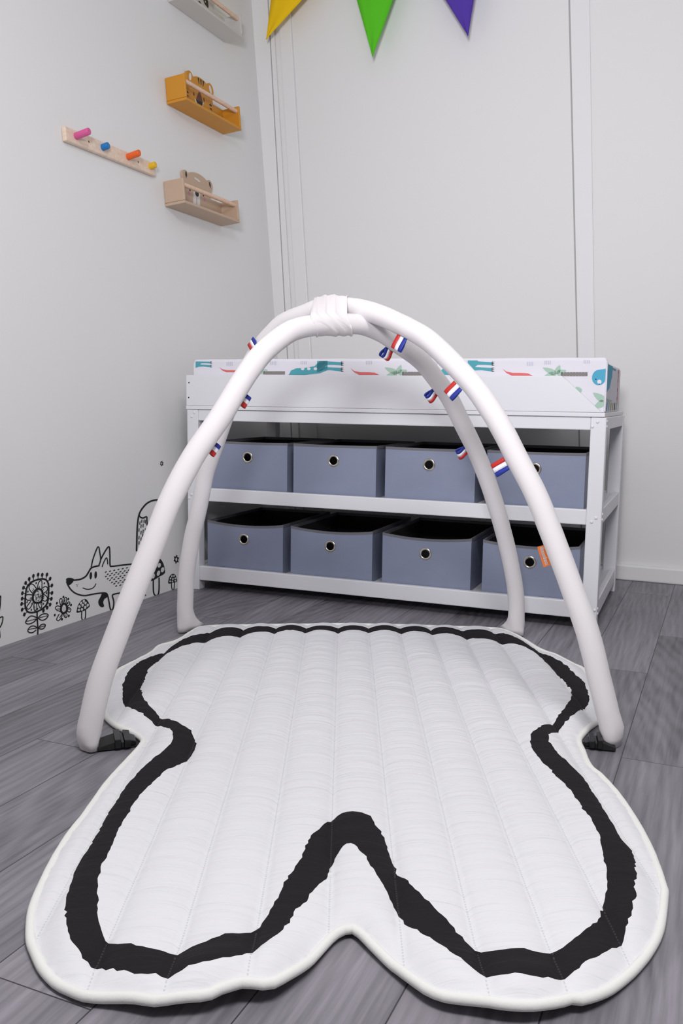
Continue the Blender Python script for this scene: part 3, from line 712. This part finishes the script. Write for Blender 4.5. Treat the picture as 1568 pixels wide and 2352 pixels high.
for q in ((906, 782), (1012, 884), (1086, 1022)): ribbon(CA, NA, q, True, .030, .031, -.004, .009, -.45)
for q in ((545, 893), (474, 1004)): ribbon(CA, NA, q, True, .030, .025, -.006, .005)
ribbon(CB, NB, (597, 790), True, .032, .030, .0275, .003, 0, -.022)

# orange label on the right near tube
def brand_label():
    i = near_i(CB, (1276, 1250)); p = CB[i]
    c = [hit(x, y, p, NB) for x, y in ((1233, 1256), (1252, 1251), (1267, 1297), (1248, 1303))]
    nv = NB if NB.dot(CAM-p) > 0 else -NB
    mb = MB(); mb.prism([q for q in c], -nv*.0012); lab = mb.build('sewn_label', M_ORANGE, arch); lab['label'] = 'small orange label with white lettering'
    ln = (c[3]-c[0]).normalized(); wv = (c[1]-c[0]); wv = (wv-ln*wv.dot(ln)).normalized(); L = (c[3]-c[0]).length; W = (c[1]-c[0]).length
    def text(body, size, off, lift_, m, name):
        cu = bpy.data.curves.new(name, 'FONT'); cu.body = body; cu.size = size; cu.offset = off; cu.align_x = 'CENTER'; cu.align_y = 'CENTER'; cu.resolution_u = 3
        to = bpy.data.objects.new(name, cu); COL.objects.link(to); bpy.context.view_layer.update()
        me = bpy.data.meshes.new_from_object(to.evaluated_get(bpy.context.evaluated_depsgraph_get())); COL.objects.unlink(to); bpy.data.objects.remove(to)
        xs = [v.co.x for v in me.vertices]; k = L*.84/(max(xs)-min(xs)) if off == 0 else text.k
        if off == 0: text.k = k
        cc = (c[0]+c[1]+c[2]+c[3])/4 - wv*W*.02
        # reads downwards: text x runs down the label, text up points away from the tube's left side
        upv = wv
        M4 = [cc + ln*(v.co.x*k) + upv*(v.co.y*k*1.15) + nv*lift_ for v in me.vertices]
        mb = MB(); mb.add(M4, [tuple(pp.vertices) for pp in me.polygons]); o = mb.build('lettering', m, lab if False else arch); return o
    t1 = text('Snugglezz', 1.0, 0, .0009, M_LETTER, 'lettering'); t2 = text('Snugglezz', 1.0, .055, .0004, M_LETTER_W, 'lettering')
    for t in (t1, t2): t.parent = lab
brand_label()

# straps and buckles that tie the feet to the mat
def buckle(foot, edge, mid0, mid1, w=.030):
    f, e = on_floor(*foot, .008), on_floor(*edge, .010); d = (e-f); L = d.length; d.normalize(); s = Vector((-d.y, d.x, 0)); Z = Vector((0, 0, 1))
    def slab(mb, a, b, wa, wb, z0, z1, z2, z3):
        A, B = f+d*a*L, f+d*b*L; A.z = B.z = 0
        mb.add([A+s*wa+Z*z0, A-s*wa+Z*z0, B-s*wb+Z*z2, B+s*wb+Z*z2, A+s*wa+Z*z1, A-s*wa+Z*z1, B-s*wb+Z*z3, B+s*wb+Z*z3],
               [(0,1,2,3), (7,6,5,4), (0,4,5,1), (1,5,6,2), (2,6,7,3), (3,7,4,0)])
    mb = MB(); slab(mb, 0, 1.05, w*.66, w*.6, .0015, .0040, .0015, .0040)
    if mid0 < 1: slab(mb, 0, mid0, w*.8, w*.8, .0035, .010, .0035, .020)
    st = mb.build('strap', M_BLACK_STRAP, arch, bevel=.0008)
    if mid0 >= 1: return
    mb = MB(); slab(mb, mid0-.02, mid0+(mid1-mid0)*.25, w*.95, w*.95, .006, .026, .006, .026); slab(mb, mid0+(mid1-mid0)*.25, mid0+(mid1-mid0)*.42, w*.85, w*.85, .006, .018, .006, .018)
    slab(mb, mid0+(mid1-mid0)*.42, mid0+(mid1-mid0)*.75, w*.95, w*.9, .006, .024, .006, .022); slab(mb, mid0+(mid1-mid0)*.75, mid1, w*.6, w*.55, .006, .018, .006, .014)
    b = mb.build('buckle', M_BUCKLE, st, bevel=.0015); b['label'] = 'black plastic side release buckle'
buckle((222, 1710), (326, 1697), .40, .85, .034)
buckle((1412, 1712), (1336, 1703), .42, .92, .028)
buckle((424, 1459), (468, 1450), 1, 1, .022)
buckle((1186, 1462), (1146, 1452), 1, 1, .022)
# ------------------------------------------------------------------ shelves on the left wall
def frame_obj(name, label, cat, y, h, group=None):
    """Empty on the leaning wall; its local axes are x = along the wall, y = out of the wall, z = up the wall"""
    o = bpy.data.objects.new(name, None); COL.objects.link(o); o.empty_display_size = .05
    m = Matrix(((WYV.x, WN.x, WU.x), (WYV.y, WN.y, WU.y), (WYV.z, WN.z, WU.z)))
    # right-handed: x cross y must equal z -> flip the along-wall axis
    m = Matrix(((-WYV.x, WN.x, WU.x), (-WYV.y, WN.y, WU.y), (-WYV.z, WN.z, WU.z)))
    o.location = lw(y, h); o.rotation_euler = m.to_euler()
    return tag(o, label, cat, group)
def ell2(cx, cy, rx, ry, ang=0, n=20):
    c, s = math.cos(ang), math.sin(ang)
    return [(cx+rx*math.cos(t)*c-ry*math.sin(t)*s, cy+rx*math.cos(t)*s+ry*math.sin(t)*c) for t in [2*math.pi*k/n for k in range(n)]]
def animal_shelf(name, label, y, h, m, kind, length=.428, depth=.094, height=.098, lift_dowel=0):
    """along-wall coordinate a grows away from the camera; local x = -a"""
    r = frame_obj(name, label, 'wall shelf', y, h, 'animal shelves on the left wall')
    T = .011
    def bx(nm, a0, a1, d0, d1, z0, z1, mm=m, bev=.002):
        mb = MB(); mb.box((-a1, d0, z0), (-a0, d1, z1)); return mb.build(nm, mm, r, bevel=bev, world=False)
    bx('bottom_board', 0, length, .0012, depth, 0, T)
    bx('end_panel', 0, T, .0012, depth, T+.0003, height, bev=.004); bx('end_panel', length-T, length, .0012, depth, T+.0003, height, bev=.004)
    # back board: low rail with the head outline rising from it, face printed on it
    bt = .011; low = height-.002
    e1, e2, ez, er, hl, hr, top, n1, n2 = {'bear': (.152, .336, .1525, .0225, .148, .335, .182, (.180, .170), (.310, .170)),
        'tiger': (.174, .330, .1585, .0260, .160, .342, .1815, (.208, .173), (.300, .174)), 'panda': (.165, .338, .1600, .0280, .135, .345, .186, (.20, .176), (.30, .176))}[kind]
    head = [(hl, low)]
    a0 = math.degrees(math.atan2(n1[1]-ez, n1[0]-e1)); a1 = math.degrees(math.atan2(n2[1]-ez, n2[0]-e2))
    for k in range(15):
        a = math.radians(235-k*((235-a0)/14)); head.append((e1+er*math.cos(a), ez+er*math.sin(a)))
    for k in range(1, 12):
        t = k/12; head.append((n1[0]+(n2[0]-n1[0])*t, n1[1]+(n2[1]-n1[1])*t+(top-n1[1])*math.sin(math.pi*t)**.8))
    for k in range(15):
        a = math.radians(a1-k*((a1+50)/14)); head.append((e2+er*math.cos(a), ez+er*math.sin(a)))
    head += [(hr, low+.02), (hr, low)]
    poly = [(T+.0003, T+.0003), (T+.0003, low)] + head + [(length-T-.0003, low), (length-T-.0003, T+.0003)]
    mb = MB(); mb.prism([(-a, .0012, z) for a, z in poly], (0, bt, 0))
    mats = [m, M_FACE_BLACK, M_FACE_WHITE, M_FACE_BROWN, M_FACE_PINK, M_FACE_GREEN]
    D = .0012+bt
    def fc(pts, mi, l=0): mb.poly([(-a, D+.0003+l, z) for a, z in pts], mi)
    if kind == 'tiger':
        fc(ell2(.175, .161, .009, .016, -.3), 2); fc(ell2(.331, .158, .009, .017, .3), 2)
        for x, d in ((.239, .001), (.259, -.003), (.279, -.008)): fc([(x-.006, .1775), (x+.006, .1770), (x+d+.003, .152), (x+d-.001, .152)], 1)
        fc([(.196, .079), (.266, .084), (.256, .060), (.206, .058)], 2)
        fc([(.242, .131), (.258, .088), (.255, .070), (.212, .068), (.205, .078)], 3, .0003)
        fc([(.206, .078), (.258, .084), (.254, .069), (.240, .062), (.216, .064)], 1, .0006)
        for x in (.1935, .271): fc(ell2(x, .0975, .004, .008), 1)
        for x, sg in ((.322, 1), (.142, -1)):
            fc([(x-.014*sg, .089), (x, .097), (x+.013*sg, .091), (x+.002*sg, .086)], 1); fc([(x-.013*sg, .076), (x+.006*sg, .080), (x+.012*sg, .066), (x+.002*sg, .072)], 1)
    elif kind == 'bear':
        fc([(.152, .170), (.160, .168), (.163, .155), (.154, .142), (.148, .155)], 5); fc([(.330, .166), (.339, .167), (.344, .156), (.340, .140), (.331, .152)], 5)
        fc([(.184, .012), (.236, .012), (.245, .060), (.251, .098), (.246, .110), (.230, .116), (.212, .114), (.202, .104), (.192, .060)], 2)
        fc(ell2(.2265, .0965, .0145, .0130, .25), 1, .0003); fc([(.2225, .085), (.2245, .085), (.213, .014), (.211, .014)], 1, .0004)
        for x in (.1745, .2765): fc(ell2(x, .1008, .0050, .0068), 1)
        for x in (.1690, .2845): fc(ell2(x, .0835, .0085, .0075), 4)
        fc([(.215, .158), (.225, .162), (.232, .158), (.242, .160), (.250, .155), (.262, .153), (.258, .149), (.246, .149), (.236, .152), (.224, .153)], 2)
    else:
        fc([(.262, .118), (.280, .128), (.298, .118), (.300, .098), (.295, .087), (.268, .094), (.261, .104)], 1); fc(ell2(.275, .107, .0045, .004), 2, .0003)
        fc([(.160, .118), (.178, .128), (.196, .118), (.197, .104), (.190, .094), (.163, .087), (.158, .098)], 1); fc(ell2(.183, .107, .0045, .004), 2, .0003)
        fc(ell2(.229, .080, .014, .010), 1)
        for x in (.165, .338): fc(ell2(x, .160, .017, .017), 1)
    mb.build('back_board', mats, r, world=False)
    mb = MB(); mb.tube([(-T, depth-.016, height-.020), (-length+T, depth-.016, height-.020)], .0088, 16); mb.build('dowel', M_DOWEL, r, world=False)['label'] = 'pale wooden dowel across the front'
    return r
animal_shelf('wall_shelf', 'ochre yellow wall shelf with a tiger face, above the tan bear shelf', 3.107, 1.914, M_TIGER, 'tiger', .434, .094, .102)
animal_shelf('wall_shelf', 'tan wall shelf with a bear face, lowest on the left wall', 3.035, 1.503, M_BEAR, 'bear', .428, .094, .097)
animal_shelf('wall_shelf', 'pale grey wall shelf cut off at the photo top, above the tiger shelf', 3.178, 2.333, M_PALE, 'panda', .442, .093, .100)

# peg rail
pr = frame_obj('peg_rail', 'pale pine peg rail with four coloured pegs on the left wall', 'peg rail', 2.457, 1.600)
mb = MB(); mb.box((-.508, .0012, 0), (0, .019, .049)); mb.build('rail_board', M_PINE, pr, bevel=.005, bseg=3, world=False)
for (ya, hh, dd), m, nm in zip(((2.509, 1.628, .076), (2.649, 1.627, .044), (2.793, 1.630, .072), (2.931, 1.629, .044)), M_PEG, ('pink', 'blue', 'orange', 'yellow')):
    mb = MB(); a, z = -(ya-2.457), hh-1.600; rr = .0118
    dz = .10
    prof = [(.0185, rr), (dd-.003, rr), (dd-.001, rr-.001), (dd, rr-.003)]
    seg = 20; vs = []
    for d, q in prof: vs += [(a+q*math.cos(2*math.pi*k/seg), d, z+(d-.018)*dz+q*math.sin(2*math.pi*k/seg)) for k in range(seg)]
    mb.add(vs, [(i*seg+k, i*seg+(k+1) % seg, (i+1)*seg+(k+1) % seg, (i+1)*seg+k) for i in range(3) for k in range(seg)], 0, True)
    mb.poly([vs[3*seg+k] for k in range(seg)]); mb.poly([vs[k] for k in range(seg)][::-1])
    mb.build('peg', m, pr, world=False)['label'] = nm + ' painted wooden peg'
for ya in (2.575, 2.856):
    mb = MB(); mb.dome((-(ya-2.457), .0188, .027), (0, 1, 0), .0042, .0008); mb.build('screw', mat('brass_screw', srgb(120, 96, 60), .4, metal=.6), pr, world=False)

# ------------------------------------------------------------------ bunting
bunt = thing('bunting', 'felt bunting with yellow, green and violet pennants hanging near the top of the back wall', 'bunting', (-1.55, WALLY-.10, 2.60))
FY = WALLY-.10
flags = [((611, 90), (620, 0), (687, 0), 'yellow'), ((855, 130), (819, 0), (901, 0), 'green'), ((1074, 82), (1023, 0), (1087, 0), 'violet')]
fo = lambda x, y: hit(x, y, (0, FY, 0), (0, 1, 0))
tops = []
for (t, l, r_, nm), m in zip(flags, M_FLAG):
    T_, L_, R_ = fo(*t), fo(*l), fo(*r_); k = 2.05 if nm == 'green' else 2.6
    if nm == 'yellow': kl, kr = 2.35, 2.7
    elif nm == 'green': kl, kr = 2.0, 2.0
    else: kl, kr = 2.6, 2.35
    A, B = T_+(L_-T_)*kl, T_+(R_-T_)*kr; n = 10; vs = []
    A.z = min(A.z, CEIL-.02); B.z = min(B.z, CEIL-.02)
    for i in range(n+1):
        a, b = T_.lerp(A, i/n), T_.lerp(B, i/n)
        for j in range(7):
            p = a.lerp(b, j/6); p.y += .004*math.sin(j*1.1+i*.25); vs.append(p)
    mb = MB(); mb.add(vs, [(i*7+j, i*7+j+1, (i+1)*7+j+1, (i+1)*7+j) for i in range(n) for j in range(6)], 0, True)
    o = mb.build('pennant', m, bunt, weld=True); o['label'] = nm + ' felt pennant'
    md = o.modifiers.new('thick', 'SOLIDIFY'); md.thickness = .002
    tops += [A, B]
mb = MB(); cpts = [tops[0]+Vector((-.06, 0, .01))] + tops + [tops[-1]+Vector((.25, 0, .03))]
cpts.sort(key=lambda p: p.x); mb.tube(cpts, .0025, 6); mb.build('cord', M_CORD, bunt)

# ------------------------------------------------------------------ wall stickers (flat black vinyl on the left wall)
class Sticker:
    def __init__(s, fx): s.mb = MB(); s.fx = fx; s.k = 0
    def _put(s, pts, mi, up):
        s.k += 1; d = .0010 + up + .000002*s.k
        s.mb.poly([lpx(*s.fx(*p), d) for p in pts], mi)
    def fill(s, pts, mi=0, up=0): s._put(pts, mi, up)
    def smooth(s, pts, mi=0, up=0, n=40):
        P = smooth_path([Vector((a, b, 0)) for a, b in pts], n, True); s._put([(p.x, p.y) for p in P], mi, up)
    def ell(s, cx, cy, rx, ry, ang=0, mi=0, up=0, n=18): s._put(ell2(cx, cy, rx, ry, ang, n), mi, up)
    def line(s, pts, w, closed=False, n=None, up=0):
        P = smooth_path([Vector((a, b, 0)) for a, b in pts], n or max(8, len(pts)*5), closed); m = len(P); a_, b_ = [], []
        for i, p in enumerate(P):
            t = (P[(i+1) % m]-P[i-1]) if closed else (P[min(i+1, m-1)]-P[max(i-1, 0)])
            t.normalize(); q = Vector((-t.y, t.x, 0))*(w/2); a_.append(p+q); b_.append(p-q)
        s.k += 1; d = .0010 + up + .000002*s.k; vs = []
        for a, b in zip(a_, b_): vs += [lpx(*s.fx(a.x, a.y), d), lpx(*s.fx(b.x, b.y), d)]
        cnt = m if closed else m-1
        s.mb.add(vs, [(2*i, 2*i+1, (2*((i+1) % m))+1, 2*((i+1) % m)) for i in range(cnt)], 0)
        if not closed:
            s.ell(P[0].x, P[0].y, w/2, w/2, 0, 0, up, 8); s.ell(P[-1].x, P[-1].y, w/2, w/2, 0, 0, up, 8)
    def done(s, name, label):
        return tag(s.mb.build(name, [M_STICKER, M_STICKER_W]), label, 'wall sticker', 'black woodland stickers along the left wall')
fA = lambda x, y: (x*.29337, 1030+y*.29337)            # fox crop
fB = lambda x, y: (40+x*.11480, 1290+y*.11480)         # flower crop

s = Sticker(fA)   # fox
s.line([(1240, 402), (1195, 408), (1150, 430), (1110, 475), (1088, 520), (1078, 580), (1073, 650), (1071, 720), (1069, 800)], 13, n=60)
s.line([(1088, 520), (1098, 537), (1120, 545), (1147, 534), (1150, 565), (1152, 600)], 11)
for x, y in ((1095, 585), (1110, 570), (1127, 570), (1138, 575), (1104, 610), (1120, 605), (1137, 640), (1088, 640), (1104, 660), (1120, 650), (1117, 680), (1088, 700), (1104, 710), (1088, 740)): s.line([(x+1, y-12), (x-1, y+10)], 7, n=3)
s.line([(715, 925), (730, 860), (768, 768), (782, 820), (788, 870), (775, 915)], 10)
s.line([(788, 870), (820, 810), (853, 768), (860, 830), (862, 915), (880, 922), (950, 914), (1030, 905)], 11, n=60)
s.line([(800, 925), (815, 885), (834, 855), (842, 885), (843, 905)], 8)
s.line([(775, 918), (740, 925), (712, 938), (695, 965), (672, 1000), (635, 1022), (590, 1030), (560, 1030)], 12, n=50)
s.smooth([(517, 1025), (530, 1014), (560, 1014), (580, 1025), (572, 1045), (555, 1062), (538, 1072), (525, 1050)])
s.line([(522, 1045), (535, 1075), (560, 1110), (600, 1138), (660, 1152), (720, 1142), (780, 1133), (830, 1133), (845, 1160), (855, 1210), (862, 1250), (875, 1268), (888, 1240), (890, 1195), (880, 1150), (905, 1138), (960, 1128)], 11, n=110)
s.ell(711, 996, 10, 29, .06); s.ell(749, 990, 10, 28, .06)
s.line([(650, 1092), (680, 1102), (715, 1098), (740, 1080), (750, 1060)], 7)
for x, y in ((598, 1066), (610, 1062), (604, 1077)): s.ell(x, y, 3, 4, 0, n=8)
s.smooth([(800, 1135), (828, 1135), (840, 1150), (835, 1168), (818, 1178), (808, 1205), (815, 1235), (795, 1242), (775, 1225), (770, 1195), (785, 1165)])
random.seed(3)
for r_ in range(8):
    for c_ in range(8):
        x = 828+c_*33+(r_ % 2)*15; y = 967+r_*17.5-(c_*6.5)
        if x < 822+max(0, (r_-2))*13 or x > 1022-r_*9: continue
        s.line([(x-4, y+2), (x+5, y-2)], 7, n=3)
s.line([(1000, 1140), (1110, 1132), (1140, 1150)], 9)
s.done('fox_sticker', 'black outline sticker of a smiling fox with raised tail, low on the left wall')

def mushroom(fx, cap, stem, spots, w, label):
    s = Sticker(fx); s.smooth(cap, n=60)
    for x, y, rx, ry in spots: s.ell(x, y, rx, ry, .3, 1, .0004, 14)
    s.line(stem, w, n=40); s.done('mushroom_sticker', label)
mushroom(fA, [(1230, 862), (1255, 865), (1280, 905), (1292, 965), (1280, 985), (1245, 1005), (1205, 1030), (1178, 1034), (1180, 985), (1195, 920)],
         [(1200, 1030), (1200, 1080), (1203, 1130), (1218, 1152), (1238, 1142), (1245, 1100), (1245, 1015)],
         [(1246, 915, 13, 19), (1272, 950, 13, 21), (1240, 977, 12, 22), (1200, 1000, 12, 20), (1216, 925, 11, 19)], 11, 'largest spotted mushroom sticker, right behind the near left arch tube')
mushroom(fA, [(1352, 982), (1372, 990), (1384, 1025), (1384, 1042), (1350, 1052), (1318, 1056), (1322, 1015), (1335, 992)],
         [(1342, 1055), (1344, 1090), (1352, 1106), (1362, 1095), (1366, 1050)],
         [(1345, 1000, 6, 8), (1362, 998, 6, 8), (1335, 1018, 6, 8), (1353, 1022, 6, 8), (1371, 1018, 6, 8), (1332, 1040, 6, 7), (1350, 1041, 6, 7), (1372, 1036, 6, 7)], 7, 'small spotted mushroom sticker beside the far left arch tube')
mushroom(fB, [(1340, 745), (1390, 765), (1430, 830), (1447, 890), (1420, 920), (1370, 960), (1300, 995), (1190, 1018), (1192, 950), (1215, 870), (1265, 790)],
         [(1290, 985), (1285, 1060), (1290, 1140), (1315, 1170), (1350, 1145), (1365, 1060), (1362, 970)],
         [(1327, 790, 22, 32), (1362, 828, 22, 30), (1272, 830, 22, 30), (1305, 872, 23, 32), (1405, 872, 22, 32), (1240, 900, 24, 30), (1355, 915, 24, 34), (1228, 968, 24, 26), (1290, 955, 24, 28)], 22, 'small spotted mushroom sticker below the fox snout')

s = Sticker(fB)   # large flower
ring = [(500, 345), (580, 370), (620, 450), (625, 560), (620, 680), (605, 800), (560, 890), (480, 955), (390, 1000), (280, 1020), (205, 1000), (165, 930), (155, 830), (160, 700), (175, 580), (205, 490), (270, 420), (370, 370)]
s.line(ring, 34, True, 90)
s.line([(430, 545), (490, 580), (505, 680), (485, 780), (430, 820), (350, 815), (310, 750), (320, 650), (370, 570)], 40, True, 50)
for pl in ([(500, 530), (560, 495), (605, 530), (590, 580), (530, 630)], [(520, 650), (580, 690), (600, 740), (560, 790), (505, 770)], [(490, 790), (485, 900), (460, 930), (430, 880), (425, 820)],
           [(385, 840), (385, 940), (350, 985), (330, 920), (335, 830)], [(320, 800), (260, 920), (210, 950), (190, 900), (270, 790)], [(310, 760), (200, 770), (165, 710), (195, 660), (310, 665)],
           [(320, 650), (245, 560), (235, 490), (280, 445), (330, 470), (390, 550)], [(400, 540), (420, 430), (465, 375), (490, 400), (490, 540)]): s.line(pl, 18, n=24)
for x, y in ((375, 427), (540, 432), (210, 600), (585, 630), (195, 808), (522, 842), (280, 965), (403, 945)): s.ell(x, y, 13, 22, .3)
for x0, y0, x1, y1 in ((320, 540, 345, 590), (300, 570, 325, 610), (265, 715, 295, 720), (250, 735, 290, 737), (290, 825, 275, 850), (512, 700, 540, 705), (510, 725, 530, 735), (525, 550, 515, 570), (440, 490, 440, 530), (425, 510, 427, 540), (350, 890, 355, 930), (460, 820, 462, 860)): s.line([(x0, y0), (x1, y1)], 10, n=3)
random.seed(5)
for k in range(60):
    a, q = random.uniform(0, 6.28), math.sqrt(random.random()); x, y = 405+75*q*math.cos(a), 685+100*q*math.sin(a)
    s.line([(x-6, y+7), (x+6, y-7)], 7, n=3)
for (x, y), (bx_, by_) in zip([(415, 258), (497, 262), (592, 258), (655, 340), (690, 475), (692, 625), (680, 742), (655, 858), (597, 920), (522, 980), (140, 1055), (95, 960), (85, 845), (95, 738), (100, 630), (123, 520), (165, 425), (237, 345), (320, 285)],
        [(412, 350), (497, 340), (572, 350), (615, 390), (630, 505), (632, 625), (625, 742), (605, 810), (565, 875), (510, 950), (190, 1010), (150, 930), (145, 840), (150, 740), (155, 635), (175, 545), (205, 470), (255, 415), (325, 380)]):
    s.ell(x, y, 25, 40, .25); s.line([(x, y), (bx_, by_)], 14, n=4)
s.line([(395, 1000), (395, 1100), (405, 1250), (410, 1380), (403, 1480)], 28, n=30)
for pts in ([(395, 1125), (320, 1090), (250, 1095), (190, 1160), (165, 1215), (200, 1245), (260, 1240), (330, 1205), (395, 1140)], [(420, 1120), (480, 1060), (560, 1040), (615, 1060), (600, 1110), (545, 1160), (480, 1170), (420, 1135)],
            [(400, 1330), (350, 1290), (280, 1290), (225, 1340), (210, 1390), (250, 1420), (310, 1415), (370, 1370)], [(425, 1320), (480, 1260), (540, 1250), (560, 1275), (530, 1330), (480, 1350), (430, 1335)]): s.line(pts, 20, n=36)
for pts in ([(180, 1195), (280, 1170), (370, 1145)], [(440, 1125), (520, 1100), (600, 1080)], [(225, 1360), (300, 1340), (380, 1330)], [(440, 1315), (490, 1300), (550, 1280)]): s.line(pts, 12, n=8)
s.done('flower_sticker', 'tall round flower sticker with pollen knobs and two pairs of leaves, left of the fox')
s = Sticker(fB)   # small flower
s.line([(935, 840), (985, 880), (990, 970), (950, 1020), (895, 1020), (870, 960), (890, 870)], 40, True, 40)
for pl in ([(910, 850), (895, 760), (865, 735), (845, 790), (870, 890)], [(930, 840), (935, 750), (970, 710), (985, 760), (965, 840)], [(975, 860), (1020, 805), (1050, 820), (1030, 870), (990, 900)], [(990, 910), (1050, 930), (1070, 970), (1040, 1010), (990, 980)],
           [(965, 1010), (995, 1060), (975, 1120), (935, 1090), (920, 1020)], [(900, 1030), (880, 1120), (820, 1180), (785, 1150), (835, 1050)], [(870, 1000), (790, 970), (760, 920), (800, 885), (870, 900)]): s.line(pl, 17, n=24)
for x, y in ((920, 708), (1018, 748), (1072, 868), (1028, 1085), (893, 1152), (748, 1068), (790, 830)): s.ell(x, y, 18, 27, .3)
for x0, y0, x1, y1 in ((800, 945, 860, 945), (850, 1120, 880, 1060), (950, 1050, 960, 1095), (1000, 930, 1040, 960), (985, 850, 1015, 835), (940, 800, 955, 760), (880, 790, 885, 830)): s.line([(x0, y0), (x1, y1)], 14, n=3)
for x, y in ((930, 905), (920, 935), (945, 945), (915, 960), (935, 970), (950, 920)): s.ell(x, y, 9, 11, 0, 1, .0005, 8)
s.done('flower_sticker', 'small daisy sticker without leaves between the tall flower and the mushroom')
def tiny(cx, cy, rx, ry, label):
    s = Sticker(fA); s.line([(cx+rx*.6*math.cos(a), cy+ry*.6*math.sin(a)) for a in [k*math.pi/4 for k in range(8)]], rx*.46, True, 24)
    for k in range(6): a = -1.4+k*1.0472; s.ell(cx+rx*.86*math.cos(a), cy+ry*.86*math.sin(a), rx*.27, ry*.22, 0, n=10)
    s.done('flower_sticker', label)
tiny(1266, 118, 12, 20, 'tiny flower sticker high on the left wall, above the fox tail')
tiny(1380, 868, 19, 32, 'tiny flower sticker above the small mushroom by the far left arch tube')
tiny(1388, 128, 12, 20, 'tiny flower sticker almost hidden by the near left arch tube')
s = Sticker(fA)   # leaf tips of a plant at the left edge
s.line([(-30, 1340), (0, 1325), (22, 1318), (18, 1360), (0, 1400), (-30, 1420)], 9); s.line([(-20, 1200), (0, 1160), (6, 1155), (2, 1230), (-10, 1300)], 9); s.line([(-10, 1390), (-2, 1440), (0, 1480)], 9)
s.done('leaf_sticker', 'leaf tips of a plant sticker cut off by the left photo edge')
